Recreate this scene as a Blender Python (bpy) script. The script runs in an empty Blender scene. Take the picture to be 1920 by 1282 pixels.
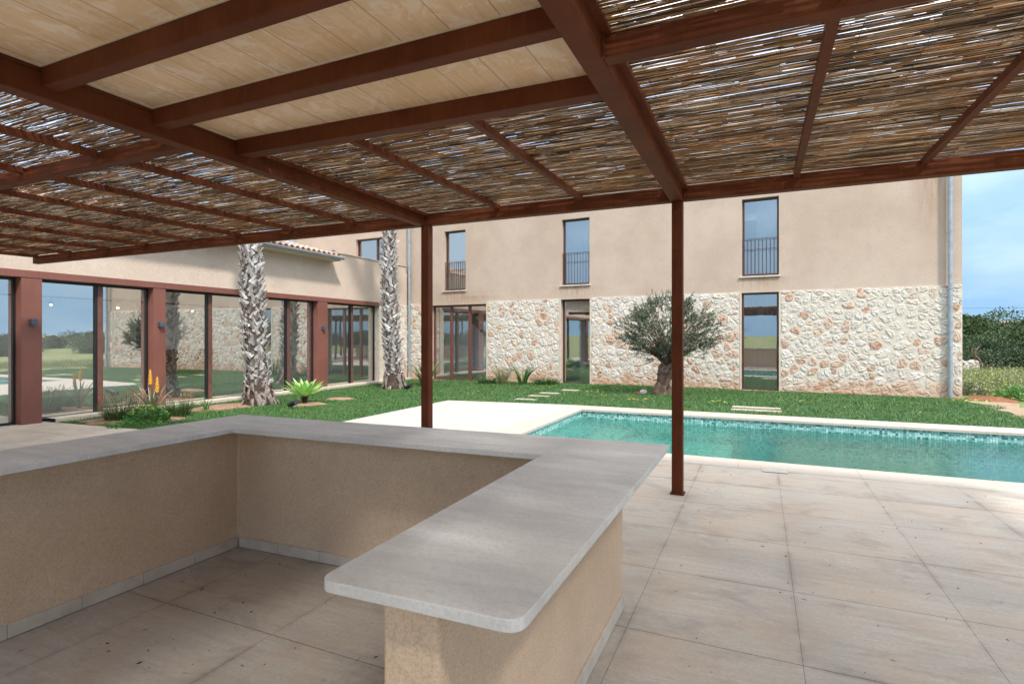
import bpy, math, random
import numpy as np
from mathutils import Vector, Matrix, noise
R = math.radians
rnd = random.Random(7)
rng = np.random.default_rng(11)
scene = bpy.context.scene
COL = scene.collection

# ------------------------------------------------------------------ helpers
def ground(x):                                   # the whole garden falls gently towards the wing
    return -.13*min(1, max(0, (-x-4)/8.5))

class MB:
    def __init__(s): s.v = []; s.f = []
    def add(s, v, f):
        b = len(s.v); s.v += [tuple(p) for p in v]; s.f += [tuple(b+i for i in q) for q in f]; return s
    def box(s, x0, x1, y0, y1, z0, z1):
        v = [(x0,y0,z0),(x1,y0,z0),(x1,y1,z0),(x0,y1,z0),(x0,y0,z1),(x1,y0,z1),(x1,y1,z1),(x0,y1,z1)]
        return s.add(v, [(0,3,2,1),(4,5,6,7),(0,1,5,4),(1,2,6,5),(2,3,7,6),(3,0,4,7)])
    def prism(s, poly, z0, z1):
        n = len(poly)
        v = [(p[0],p[1],z0) for p in poly]+[(p[0],p[1],z1) for p in poly]
        f = [tuple(range(n-1,-1,-1)), tuple(range(n,2*n))]+[(i,(i+1)%n,n+(i+1)%n,n+i) for i in range(n)]
        return s.add(v, f)
    def bar(s, a, b, w, h, up=(0,0,1)):           # rectangular bar from a to b
        a = Vector(a); b = Vector(b); d = (b-a).normalized(); u = Vector(up)
        r = d.cross(u).normalized(); u = r.cross(d)
        v = []
        for p in (a, b):
            for i, j in ((-1,-1),(1,-1),(1,1),(-1,1)): v.append(p+r*(i*w/2)+u*(j*h/2))
        return s.add(v, [(0,1,2,3),(7,6,5,4),(0,4,5,1),(1,5,6,2),(2,6,7,3),(3,7,4,0)])
    def tube(s, pts, rads, n=10, cap=True):
        pts = [Vector(p) for p in pts]
        if not hasattr(rads, '__len__'): rads = [rads]*len(pts)
        b = len(s.v); prev = None
        for i, p in enumerate(pts):
            d = (pts[min(i+1,len(pts)-1)]-pts[max(i-1,0)]).normalized()
            a = Vector((1,0,0)) if abs(d.x) < .9 else Vector((0,1,0))
            if prev is not None: a = prev
            r = (a-d*a.dot(d)).normalized(); prev = r; u = d.cross(r)
            for k in range(n):
                t = 2*math.pi*k/n
                s.v.append(tuple(p+(r*math.cos(t)+u*math.sin(t))*rads[i]))
        for i in range(len(pts)-1):
            for k in range(n):
                s.f.append((b+i*n+k, b+i*n+(k+1)%n, b+(i+1)*n+(k+1)%n, b+(i+1)*n+k))
        if cap:
            s.f.append(tuple(b+k for k in range(n-1,-1,-1)))
            s.f.append(tuple(b+(len(pts)-1)*n+k for k in range(n)))
        return s
    def build(s, name, mat, parent=None, bevel=0, smooth=False, seg=2):
        me = bpy.data.meshes.new(name); me.from_pydata(s.v, [], s.f); me.update()
        return link(name, me, mat, parent, bevel, smooth, seg)

def link(name, me, mat, parent=None, bevel=0, smooth=False, seg=2):
    if mat: me.materials.append(mat)
    o = bpy.data.objects.new(name, me); COL.objects.link(o)
    if smooth:
        me.polygons.foreach_set('use_smooth', [True]*len(me.polygons))
    if bevel:
        m = o.modifiers.new('bevel', 'BEVEL'); m.width = bevel; m.segments = seg; m.limit_method = 'ANGLE'; m.angle_limit = R(40)
        m.harden_normals = False
    if parent is not None: adopt(o, parent)
    return o

def wm(o):
    m = Matrix.LocRotScale(o.location, o.rotation_euler, o.scale)
    return m if o.parent is None else wm(o.parent) @ o.matrix_parent_inverse @ m
def adopt(o, parent):
    o.parent = parent
    if not parent.get('_local'): o.matrix_parent_inverse = wm(parent).inverted()
    elif parent.get('_local'): o['_local'] = 1

def tag(o, label=None, cat=None, group=None, kind=None):
    if label: o['label'] = label
    if cat: o['category'] = cat
    if group: o['group'] = group
    if kind: o['kind'] = kind
    return o
def root(name, loc, label, cat, group=None, rz=0, local=False):
    o = bpy.data.objects.new(name, None); COL.objects.link(o); o.location = loc; o.rotation_euler.z = rz
    o.empty_display_size = .2
    if local: o['_local'] = 1
    return tag(o, label, cat, group)

def np_mesh(name, V, F, smooth=False):            # V (n,3), F (m,k)
    me = bpy.data.meshes.new(name)
    V = np.asarray(V, dtype=np.float32); F = np.asarray(F, dtype=np.int32); m, k = F.shape
    me.vertices.add(len(V)); me.vertices.foreach_set('co', V.ravel())
    me.loops.add(m*k); me.loops.foreach_set('vertex_index', F.ravel())
    me.polygons.add(m); me.polygons.foreach_set('loop_start', np.arange(0, m*k, k, dtype=np.int32))
    me.polygons.foreach_set('loop_total', np.full(m, k, dtype=np.int32))
    if smooth: me.polygons.foreach_set('use_smooth', np.ones(m, dtype=bool))
    me.update(calc_edges=True); me.validate()
    return me

def unit(a): return a/np.maximum(np.linalg.norm(a, axis=1, keepdims=True), 1e-9)
def leaf_quads(P, D, L, W):                       # diamond leaves: base P, direction D
    n = len(P); D = unit(D); r = unit(np.cross(D, rng.normal(size=(n,3))))
    L = np.broadcast_to(L, (n,))[:,None]; W = np.broadcast_to(W, (n,))[:,None]
    V = np.stack([P, P+D*L*.5+r*W/2, P+D*L, P+D*L*.5-r*W/2], 1).reshape(-1,3)
    F = np.arange(4*n).reshape(-1,4)
    return V, F
def blades(P, H, W, lean, seg=2, dirs=None, tip=.15, bend=1.0):
    """strap leaves / grass: quads in seg steps, curving outwards; P (n,3)"""
    n = len(P)
    az = rng.uniform(0, 2*np.pi, n) if dirs is None else dirs
    out = np.stack([np.cos(az), np.sin(az), np.zeros(n)], 1)
    fa = az+np.pi/2+rng.normal(0,.35,n)
    side = np.stack([np.cos(fa), np.sin(fa), np.zeros(n)], 1)
    H = np.broadcast_to(H, (n,)); W = np.broadcast_to(W, (n,)); lean = np.broadcast_to(lean, (n,))
    rows = []
    for i in range(seg+1):
        t = i/seg
        hor = (H*np.sin(lean)*(t**(1+bend)) + H*t*.12)[:,None]; ver = (H*(t-(1-np.cos(lean))*t*t*.6))[:,None]
        c = P+out*hor+np.array([0,0,1.])*ver
        w = (W*(1-(1-tip)*t**1.5)/2)[:,None]
        rows.append(c-side*w); rows.append(c+side*w)
    V = np.stack(rows, 1).reshape(-1,3); k = 2*(seg+1)
    b = (np.arange(n)*k)[:,None]
    F = np.concatenate([b+np.array([[2*i,2*i+1,2*i+3,2*i+2]]) for i in range(seg)], 0)
    return V, F

# ------------------------------------------------------------------ materials
class NT:
    def __init__(s, name):
        s.m = bpy.data.materials.new(name); s.m.use_nodes = True; s.t = s.m.node_tree
        s.b = s.t.nodes['Principled BSDF']; s.out = s.t.nodes['Material Output']
    def n(s, typ, **kw):
        nd = s.t.nodes.new(typ)
        for k, v in kw.items():
            if k in nd.bl_rna.properties: setattr(nd, k, v)
            else: s.set(nd, k, v)
        return nd
    def set(s, nd, k, v):
        i = nd.inputs[int(k[1:])] if k[0] == 'i' and k[1:].isdigit() else nd.inputs[k]
        if isinstance(v, bpy.types.NodeSocket): s.t.links.new(v, i)
        else: i.default_value = v
    def coord(s, which='Object'): return s.n('ShaderNodeTexCoord').outputs[which]
    def mapping(s, v, scale=(1,1,1), loc=(0,0,0)):
        return s.n('ShaderNodeMapping', Vector=v, Scale=scale, Location=loc).outputs[0]
    def noise(s, v, sc, det=4, rough=.55, dist=0):
        nd = s.n('ShaderNodeTexNoise', Scale=float(sc), Detail=float(det), Roughness=float(rough), Distortion=float(dist)); s.set(nd, 'Vector', v)
        return nd.outputs['Fac']
    def ramp(s, f, stops, interp='LINEAR'):
        nd = s.n('ShaderNodeValToRGB'); s.set(nd, 'Fac', f); cr = nd.color_ramp; cr.interpolation = interp
        while len(cr.elements) > 1: cr.elements.remove(cr.elements[-1])
        cr.elements[0].position = stops[0][0]; cr.elements[0].color = c4(stops[0][1])
        for p, c in stops[1:]: cr.elements.new(p).color = c4(c)
        return nd.outputs[0]
    def mix(s, f, a, b, typ='MIX'):
        nd = s.n('ShaderNodeMix', data_type='RGBA', blend_type=typ)
        for k, v in ((0,f),(6,a),(7,b)):
            if isinstance(v, bpy.types.NodeSocket): s.t.links.new(v, nd.inputs[k])
            else: nd.inputs[k].default_value = v if k == 0 else c4(v)
        return nd.outputs[2]
    def math(s, op, a, b=0.0, c=None, clamp=False):
        nd = s.n('ShaderNodeMath', operation=op, use_clamp=clamp); s.set(nd,'i0',a); s.set(nd,'i1',b)
        if c is not None: s.set(nd,'i2',c)
        return nd.outputs[0]
    def bump(s, h, strength=.3, dist=.01, normal=None):
        nd = s.n('ShaderNodeBump', Strength=float(strength), Distance=float(dist)); s.set(nd,'Height',h)
        if normal: s.set(nd,'Normal',normal)
        s.t.links.new(nd.outputs[0], s.b.inputs['Normal']); return nd.outputs[0]
    def fin(s, col=None, rough=None, **kw):
        if col is not None: s.set(s.b, 'Base Color', col if isinstance(col, bpy.types.NodeSocket) else c4(col))
        if rough is not None: s.set(s.b, 'Roughness', rough)
        for k, v in kw.items(): s.set(s.b, k.replace('_',' '), v)
        return s.m
def c4(c): return tuple(c)+(1,) if len(c) == 3 else tuple(c)

def mat_plaster(name, base, dark, grain=220, k=1.0, sills=()):
    t = NT(name); c = t.coord()
    big = t.noise(c, .55, 5, .6); mid = t.noise(c, 3.2, 5, .65); fine = t.noise(c, grain, 3, .6)
    col = t.mix(t.ramp(big, [(.38,(0,0,0)),(.6,(1,1,1))]), base, dark)
    col = t.mix(t.ramp(mid, [(.5,(0,0,0)),(.75,(.35,.35,.35))]), col, tuple(x*.78 for x in dark))
    col = t.mix(t.ramp(fine, [(.35,(.5,.5,.5)),(.58,(0,0,0))]), col, tuple(x*.62 for x in dark))
    if sills:
        sx = t.n('ShaderNodeSeparateXYZ', Vector=c)
        drip = t.noise(t.mapping(c,(6,1,.8)), 2.2, 5, .65)
        for xc, w_, zt, zb in sills:
            fx = t.math('SUBTRACT', 1.0, t.math('DIVIDE', t.math('ABSOLUTE', t.math('SUBTRACT', sx.outputs[0], xc)), w_), clamp=True)
            fz = t.math('DIVIDE', t.math('SUBTRACT', sx.outputs[2], zb), zt-zb, clamp=True)
            up = t.math('LESS_THAN', sx.outputs[2], zt)
            f_ = t.math('MULTIPLY', t.math('MULTIPLY', fx, t.math('MULTIPLY', fz, up)), t.ramp(drip, [(.35,(0,0,0)),(.6,(1.,1.,1.))]))
            col = t.mix(t.math('MULTIPLY', f_, 1.3, clamp=True), col, (dark[0]*.72,dark[1]*.6,dark[2]*.46))
    m2 = t.noise(c, 28, 5, .75)
    col = t.mix(t.ramp(m2, [(.38,(.38*k,)*3),(.55,(0,0,0))]), col, tuple(x*.72 for x in dark))
    col = t.mix(t.ramp(m2, [(.58,(0,0,0)),(.72,(.5*k,)*3)]), col, tuple(min(1,x*1.18) for x in base))
    h = t.math('ADD', fine, t.math('MULTIPLY', t.noise(c, 60, 3), .7))
    t.bump(h, .35, .004)
    return t.fin(col, .92)

def mat_metal():
    t = NT('rust_brown_metal'); c = t.coord()
    a = t.noise(c, 2.5, 5, .6); st = t.noise(t.mapping(c,(1,1,.15)), 30, 4, .6)
    col = t.ramp(a, [(.3,(.082,.022,.009)),(.7,(.128,.038,.016))])
    col = t.mix(t.ramp(st, [(.5,(0,0,0)),(.8,(.3,.3,.3))]), col, (.19,.06,.03))
    t.bump(t.noise(c, 90, 3), .08, .002)
    return t.fin(col, t.ramp(a, [(.2,(.48,)*3),(.8,(.6,)*3)]), Metallic=0.0, Specular_IOR_Level=.1)

def mat_wingmetal():
    t = NT('terracotta_cladding_metal'); c = t.coord(); a = t.noise(c, 1.5, 4)
    st = t.noise(t.mapping(c,(14,14,.5)), 3, 4)
    col = t.ramp(a, [(.3,(.17,.062,.044)),(.75,(.22,.082,.058))])
    col = t.mix(t.ramp(st, [(.45,(0,0,0)),(.8,(.3,)*3)]), col, (.26,.12,.095))
    return t.fin(col, .5)

def mat_reed():
    t = NT('dry_reed'); g = t.n('ShaderNodeNewGeometry'); ri = g.outputs['Random Per Island']; c = t.coord()
    col = t.ramp(ri, [(0,(.015,.01,.007)),(.24,(.07,.042,.024)),(.36,(.4,.2,.07)),(.62,(.78,.45,.18)),(.68,(.26,.19,.12)),(.78,(.48,.38,.26)),(.86,(.66,.54,.38)),(1,(.95,.9,.8))])
    nn = t.noise(t.mapping(c,(3,60,60)), 1.5, 4, .7)
    col = t.mix(t.ramp(nn, [(.35,(.75,)*3),(.6,(0,0,0))]), col, (.045,.026,.015))
    big = t.noise(c, 1.1, 3)
    col = t.mix(t.ramp(big, [(.42,(0,0,0)),(.65,(.32,)*3)]), col, (.42,.21,.08))
    t.fin(col, .4)
    tr = t.n('ShaderNodeBsdfTranslucent', Color=col); ms = t.n('ShaderNodeMixShader', Fac=.5)
    t.t.links.new(t.b.outputs[0], ms.inputs[1]); t.t.links.new(tr.outputs[0], ms.inputs[2]); t.t.links.new(ms.outputs[0], t.out.inputs[0])
    return t.m

def mat_slab():
    t = NT('board_marked_concrete'); c = t.coord(); s = t.n('ShaderNodeSeparateXYZ', Vector=c)
    x = t.math('DIVIDE', s.outputs[0], .27); ix = t.math('FLOOR', x); fx = t.math('FRACT', x)
    seam = t.math('LESS_THAN', t.math('ABSOLUTE', t.math('SUBTRACT', fx, .5)), .492)
    wn = t.n('ShaderNodeTexWhiteNoise', noise_dimensions='1D'); t.set(wn,'W',ix)
    off = t.n('ShaderNodeCombineXYZ'); t.set(off,'X',t.math('MULTIPLY',wn.outputs[0],30.)); t.set(off,'Y',t.math('MULTIPLY',wn.outputs[0],17.))
    va = t.n('ShaderNodeVectorMath', operation='ADD'); t.set(va,'i0',c); t.set(va,'i1',off.outputs[0])
    grain = t.noise(t.mapping(va.outputs[0],(26,1.3,1)), 1.6, 6, .62, .6)
    col = t.ramp(grain, [(.25,(.66,.45,.26)),(.5,(.8,.6,.39)),(.75,(.86,.7,.52))])
    ef = t.noise(t.mapping(va.outputs[0],(3,2.2,1)), 2.6, 7, .72, 1.2)
    col = t.mix(t.ramp(ef, [(.5,(0,0,0)),(.58,(.85,)*3)]), col, (.88,.76,.63))
    col = t.mix(t.math('MULTIPLY', wn.outputs[0], .25), col, (.5,.31,.16))
    wd = t.noise(c, .8, 3); col = t.mix(t.ramp(wd,[(.45,(0,0,0)),(.7,(.4,)*3)]), col, (.68,.44,.22))
    col = t.mix(seam, (.36,.21,.1), col)
    t.bump(t.math('ADD', grain, seam), .3, .006)
    return t.fin(col, .8)

def mat_tiles(name, dirt=1.0, x0=.18, y0=2.045, sx=.81, sy=.803, pal=None, orange=1.0):
    t = NT(name); c = t.coord(); s = t.n('ShaderNodeSeparateXYZ', Vector=c)
    def cell(sock, o, w):
        q = t.math('DIVIDE', t.math('SUBTRACT', sock, o), w); return t.math('FLOOR', q), t.math('FRACT', q)
    ix, fx = cell(s.outputs[0], x0, sx); iy, fy = cell(s.outputs[1], y0, sy)
    def edge(f, w): return t.math('MULTIPLY', t.math('SUBTRACT', .5, t.math('ABSOLUTE', t.math('SUBTRACT', f, .5))), w)
    ed = t.math('MINIMUM', edge(fx, sx), edge(fy, sy))
    wob = t.math('MULTIPLY', t.noise(c, 30, 2), .002)
    joint = t.math('MAXIMUM', t.math('LESS_THAN', edge(fx, sx), t.math('ADD', wob, .0002)), t.math('LESS_THAN', edge(fy, sy), t.math('ADD', wob, .0012)))
    cv = t.n('ShaderNodeCombineXYZ'); t.set(cv,'X',ix); t.set(cv,'Y',iy)
    wn = t.n('ShaderNodeTexWhiteNoise', noise_dimensions='2D'); t.set(wn,'Vector',cv.outputs[0])
    off = t.n('ShaderNodeVectorMath', operation='SCALE'); t.set(off,'i0',wn.outputs['Color']); off.inputs['Scale'].default_value = 23
    va = t.n('ShaderNodeVectorMath', operation='ADD'); t.set(va,'i0',c); t.set(va,'i1',off.outputs[0])
    vein = t.noise(t.mapping(va.outputs[0],(1.3,14,1)), 1.6, 8, .74, .25)
    p = pal or [(.25,(.34,.305,.26)),(.5,(.43,.39,.335)),(.75,(.53,.49,.435))]
    col = t.ramp(vein, p)
    col = t.mix(t.math('MULTIPLY', wn.outputs[0], .3), col, (.48,.425,.365))
    br = t.noise(c, 1.5, 8, .72, .4)
    col = t.mix(t.ramp(br, [(.45,(0,0,0)),(.65,(.6*orange,)*3)]), col, (.45,.31,.2))
    gy = t.noise(t.mapping(c,(1.0,1.7,1),(3,8,0)), 1.7, 9, .76, .35)
    col = t.mix(t.ramp(gy, [(.52,(0,0,0)),(.68,(.68*dirt,)*3)]), col, (.2,.175,.15))
    je = t.ramp(ed, [(0,(1,1,1)),(.03,(.25,)*3),(.11,(0,0,0))])
    jn = t.ramp(t.noise(c, 2.0, 5, .6, .5), [(.48,(0,0,0)),(.62,(1,1,1))])
    col = t.mix(t.math('MULTIPLY', t.math('MULTIPLY', je, jn), .6*dirt), col, (.12,.105,.09))
    sp = t.n('ShaderNodeTexVoronoi', Scale=9.0); t.set(sp,'Vector',c)
    col = t.mix(t.math('MULTIPLY', t.math('LESS_THAN', sp.outputs['Distance'], .035), .6*dirt), col, (.05,.04,.035))
    fn = t.noise(c, 160, 3, .7); f2 = t.noise(c, 45, 4, .75)
    col = t.mix(t.ramp(f2, [(.4,(.6,)*3),(.55,(0,0,0))]), col, (.38,.32,.26))
    col = t.mix(t.ramp(fn, [(.3,(.3,)*3),(.6,(0,0,0))]), col, (.22,.19,.16))
    col = t.mix(joint, col, (.09,.07,.055))
    h = t.math('SUBTRACT', t.math('ADD', t.math('MULTIPLY', fn, .3), t.math('MULTIPLY', vein, .4)), t.math('MULTIPLY', joint, 2.))
    t.bump(h, .3, .004)
    return t.fin(col, t.ramp(gy, [(.3,(.62,)*3),(.7,(.8,)*3)]))

def mat_worktop():
    t = NT('worktop_limestone'); c = t.coord()
    a = t.noise(t.mapping(c,(1.2,7,1)), 1.6, 7, .65, .5); b = t.noise(c, 1.2, 4); fn = t.noise(c, 85, 5, .78)
    col = t.ramp(a, [(.25,(.52,.505,.475)),(.55,(.68,.66,.625)),(.8,(.82,.8,.76))])
    col = t.mix(t.ramp(b, [(.42,(0,0,0)),(.68,(.55,)*3)]), col, (.46,.42,.37))
    col = t.mix(t.ramp(fn, [(.38,(.38,)*3),(.53,(0,0,0))]), col, (.4,.375,.34))
    rs = t.noise(c, 1.9, 5, .6, 1); col = t.mix(t.ramp(rs, [(.66,(0,0,0)),(.76,(.4,)*3)]), col, (.3,.19,.12))
    t.bump(t.math('ADD', fn, t.math('MULTIPLY', a, .4)), .45, .004)
    return t.fin(col, .6)

def mat_cream(name='cream_limestone', k=1.0):
    t = NT(name); c = t.coord(); a = t.noise(c, 6, 6, .65, .5); f = t.noise(c, 90, 3)
    col = t.ramp(a, [(.25,(.42*k,.35*k,.27*k)),(.5,(.55*k,.48*k,.39*k)),(.8,(.62*k,.56*k,.47*k))])
    t.bump(f, .3, .003)
    return t.fin(col, .75)

def mat_stone():
    t = NT('rubble_stone'); g = t.n('ShaderNodeNewGeometry'); ri = g.outputs['Random Per Island']; c = t.coord()
    s = t.n('ShaderNodeSeparateXYZ', Vector=c)
    base = t.ramp(ri, [(0,(.52,.475,.43)),(.25,(.72,.68,.62)),(.5,(.62,.57,.5)),(.7,(.7,.61,.5)),(.77,(.66,.52,.4)),(.84,(.44,.18,.08)),(.9,(.6,.34,.19)),(.95,(.36,.14,.06)),(1,(.52,.27,.14))])
    n1 = t.noise(c, 9, 6, .7, 1.5)
    col = t.mix(t.ramp(n1, [(.4,(0,0,0)),(.55,(.25,)*3),(.75,(.6,)*3)]), base, (.74,.7,.64))
    oc = t.noise(c, 5, 5, .7, .6)
    col = t.mix(t.ramp(oc, [(.52,(0,0,0)),(.68,(.6,)*3)]), col, (.56,.34,.2))
    sm = t.noise(c, 3.7, 7, .75, .8); col = t.mix(t.ramp(sm, [(.46,(0,0,0)),(.58,(.75,)*3)]), col, (.62,.57,.49))
    z = t.math('ADD', s.outputs[2], t.math('MULTIPLY', t.noise(c, 2.2, 5, .6), 1.1))
    low = t.ramp(z, [(.6,(.85,)*3),(1.2,(0,0,0))])
    col = t.mix(t.math('MULTIPLY', low, t.ramp(oc,[(.3,(1,1,1)),(.65,(.55,)*3)])), col, (.52,.26,.125))
    cr = t.noise(c, 26, 6, .75, 2.)
    col = t.mix(t.ramp(cr, [(.32,(.7,)*3),(.45,(0,0,0))]), col, (.2,.17,.14))
    t.bump(t.math('ADD', cr, t.math('MULTIPLY', n1, 1.5)), .8, .02)
    return t.fin(col, .9)

def mat_mortar():
    t = NT('pale_mortar'); c = t.coord(); s = t.n('ShaderNodeSeparateXYZ', Vector=c)
    col = t.ramp(t.noise(c, 8, 6, .7), [(.3,(.52,.46,.385)),(.7,(.65,.59,.5))])
    z = t.math('ADD', s.outputs[2], t.math('MULTIPLY', t.noise(c, 2.2, 5, .6), 1.1))
    col = t.mix(t.ramp(z, [(.5,(.8,)*3),(1.15,(0,0,0))]), col, (.5,.29,.17))
    t.bump(t.noise(c, 40, 5, .7), .5, .01)
    return t.fin(col, .95)

def mat_simple(name, col, rough=.6, var=.25, sc=8, bump=0, **kw):
    t = NT(name); c = t.coord(); n1 = t.noise(c, sc, 4)
    cc = t.ramp(n1, [(.25,tuple(x*(1-var) for x in col)),(.75,tuple(min(1,x*(1+var)) for x in col))])
    if bump: t.bump(t.noise(c, sc*5, 4), bump, .01)
    return t.fin(cc, rough, **kw)

def mat_leaf(name, stops, rough=.5, trans=.25, tint=None):
    t = NT(name); g = t.n('ShaderNodeNewGeometry'); ri = g.outputs['Random Per Island']; c = t.coord()
    col = t.ramp(ri, stops)
    if tint:
        b = t.noise(c, tint[0], 4); col = t.mix(t.ramp(b, [(.42,(0,0,0)),(.62,(tint[1],)*3)]), col, tint[2])
    t.fin(col, rough)
    tr = t.n('ShaderNodeBsdfTranslucent', Color=col); ms = t.n('ShaderNodeMixShader', Fac=float(trans))
    t.t.links.new(t.b.outputs[0], ms.inputs[1]); t.t.links.new(tr.outputs[0], ms.inputs[2])
    t.t.links.new(ms.outputs[0], t.out.inputs[0])
    return t.m

def mat_glass(name='window_glass', base=.16, tint=(.72,.82,.84), wav=.012):
    t = NT(name); c = t.coord(); t.t.nodes.remove(t.b)
    gl = t.n('ShaderNodeBsdfGlossy', Roughness=0.0, Color=(1,.985,.94,1)); tr = t.n('ShaderNodeBsdfTransparent', Color=c4(tint))
    bp = t.n('ShaderNodeBump', Strength=float(wav), Distance=.05); t.set(bp,'Height',t.noise(c, 1.6, 2)); t.t.links.new(bp.outputs[0], gl.inputs['Normal'])
    fr = t.n('ShaderNodeFresnel', IOR=1.52)
    f = t.math('ADD', t.math('MULTIPLY', fr.outputs[0], .9), base, clamp=True)
    ms = t.n('ShaderNodeMixShader'); t.set(ms,'Fac',f)
    t.t.links.new(tr.outputs[0], ms.inputs[1]); t.t.links.new(gl.outputs[0], ms.inputs[2]); t.t.links.new(ms.outputs[0], t.out.inputs[0])
    return t.m

def mat_water():
    t = NT('pool_water'); c = t.coord(); t.t.nodes.remove(t.b)
    h = t.math('ADD', t.math('MULTIPLY', t.noise(t.mapping(c,(1,1.6,1)), 5, 3, .5, .6), .7), t.math('MULTIPLY', t.noise(c, 17, 3, .5, .5), .3))
    bp = t.n('ShaderNodeBump', Strength=.5, Distance=.045); t.set(bp,'Height',h)
    gl = t.n('ShaderNodeBsdfGlossy', Roughness=.02, Color=(1,1,1,1)); tr = t.n('ShaderNodeBsdfTransparent', Color=(.48,.83,.77,1))
    rf = t.n('ShaderNodeBsdfRefraction', Roughness=0.0, IOR=1.33, Color=(.52,.88,.82,1))
    for q in (gl, rf): t.t.links.new(bp.outputs[0], q.inputs['Normal'])
    fr = t.n('ShaderNodeFresnel', IOR=1.33); t.t.links.new(bp.outputs[0], fr.inputs['Normal'])
    m0 = t.n('ShaderNodeMixShader', Fac=.35); t.t.links.new(tr.outputs[0], m0.inputs[1]); t.t.links.new(rf.outputs[0], m0.inputs[2])
    ms = t.n('ShaderNodeMixShader'); t.set(ms,'Fac',t.math('MULTIPLY', fr.outputs[0], .85))
    t.t.links.new(m0.outputs[0], ms.inputs[1]); t.t.links.new(gl.outputs[0], ms.inputs[2]); t.t.links.new(ms.outputs[0], t.out.inputs[0])
    return t.m

def mat_mosaic():
    t = NT('glass_mosaic'); c = t.coord(); s = t.n('ShaderNodeSeparateXYZ', Vector=c); W = .038
    fl = []; fr = []
    for k in range(3):
        q = t.math('DIVIDE', t.math('ADD', s.outputs[k], .0071), W); fl.append(t.math('FLOOR', q)); fr.append(t.math('FRACT', q))
    cv = t.n('ShaderNodeCombineXYZ'); [t.set(cv, 'i%d'%k, fl[k]) for k in range(3)]
    wn = t.n('ShaderNodeTexWhiteNoise', noise_dimensions='3D'); t.set(wn,'Vector',cv.outputs[0])
    col = t.ramp(wn.outputs[0], [(0,(.03,.12,.12)),(.1,(.08,.24,.23)),(.25,(.16,.36,.34)),(.6,(.27,.48,.45)),(1,(.42,.62,.58))])
    gr = None
    for k in range(3):
        e = t.math('GREATER_THAN', t.math('ABSOLUTE', t.math('SUBTRACT', fr[k], .5)), .43)
        gn = t.n('ShaderNodeNewGeometry'); ns = t.n('ShaderNodeSeparateXYZ', Vector=gn.outputs['Normal'])
        e = t.math('MULTIPLY', e, t.math('LESS_THAN', t.math('ABSOLUTE', ns.outputs[k]), .5))
        gr = e if gr is None else t.math('MAXIMUM', gr, e)
    col = t.mix(gr, col, (.1,.2,.2))
    deep = t.ramp(t.math('MULTIPLY', s.outputs[2], -1.0), [(.2,(0,0,0)),(.5,(.02,)*3),(.72,(.75,)*3),(1.0,(1,1,1))])
    col = t.mix(t.math('MULTIPLY', deep, .96), col, (.045,.25,.215))
    return t.fin(col, .25)

def mat_field():
    t = NT('meadow_ground'); c = t.coord()
    col = t.ramp(t.noise(c, .35, 6, .65), [(.3,(.09,.13,.035)),(.5,(.15,.18,.06)),(.7,(.2,.2,.09))])
    col = t.mix(t.ramp(t.noise(c, .12, 5, .6), [(.55,(0,0,0)),(.65,(.6,)*3)]), col, (.28,.17,.1))
    t.bump(t.noise(c, 6, 5), .6, .05)
    return t.fin(col, 1)
def mat_soil(name, a, b):
    t = NT(name); c = t.coord(); n1 = t.noise(c, 9, 6, .75)
    col = t.ramp(n1, [(.3,a),(.7,b)]); t.bump(t.noise(c, 25, 6, .75), 1, .04)
    return t.fin(col, 1)

M = {}
M['metal'] = mat_metal(); M['wmetal'] = mat_wingmetal(); M['reed'] = mat_reed(); M['slab'] = mat_slab()
M['tiles'] = mat_tiles('limestone_paving')
M['patio'] = mat_tiles('pale_sunlit_paving', .18, x0=-4.05, y0=5.7, pal=[(.2,(.42,.4,.37)),(.5,(.48,.46,.43)),(.8,(.54,.52,.49))], orange=.25)
M['coping'] = mat_tiles('coping_limestone', .3, x0=.99, y0=0.01, sx=1.22, sy=40., pal=[(.2,(.38,.34,.3)),(.5,(.46,.42,.37)),(.8,(.53,.49,.445))], orange=.6)
M['work'] = mat_worktop(); M['cream'] = mat_cream(); M['skirt'] = mat_cream('skirting_stone', .95)
M['pl_house'] = mat_plaster('ochre_render_house', (.58,.46,.37), (.49,.375,.295), sills=[(-10.4,.95,3.19,2.6),(-5.6,1.1,3.19,2.65),(0,.9,3.2,2.75),(3.95,.5,6.4,3.6),(-9.6,1.3,3.0,2.72)])
M['pl_wing'] = mat_plaster('ochre_render_wing', (.68,.56,.455), (.6,.48,.385))
M['pl_bar'] = mat_plaster('ochre_render_bar', (.72,.535,.37), (.58,.415,.275), 120, .45)
M['stone'] = mat_stone(); M['mortar'] = mat_mortar()
M['glass'] = mat_glass('window_glass', .42, (.86,.92,.94)); M['glass_w'] = mat_glass('wing_glass', .52, (.84,.91,.93), .006); M['water'] = mat_water(); M['mosaic'] = mat_mosaic()
M['frame'] = mat_simple('dark_brown_frame', (.07,.028,.02), .4, .2); M['frame_w'] = mat_simple('brown_frame', (.13,.06,.045), .45, .2)
M['lit'] = mat_simple('lit_lamp_glass', (.9,.9,.85), .3, .02, 2, 0, Emission_Color=(1,.97,.9,1), Emission_Strength=6.0)
M['black'] = mat_simple('black_gasket', (.012,.012,.014), .4, .2)
M['rail'] = mat_simple('brown_red_railing', (.14,.05,.04), .45, .2)
M['zinc'] = mat_simple('galvanised_zinc', (.33,.38,.42), .38, .22, 9, 0, Metallic=.35)
M['lamp'] = mat_simple('slate_blue_metal', (.06,.085,.13), .4, .2)
M['white'] = mat_simple('white_interior_paint', (.82,.83,.82), .8, .04, 2)
M['curtain'] = mat_leaf('sheer_curtain', [(0,(.8,.8,.78)),(1,(.82,.82,.8))], .9, .45)
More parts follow.
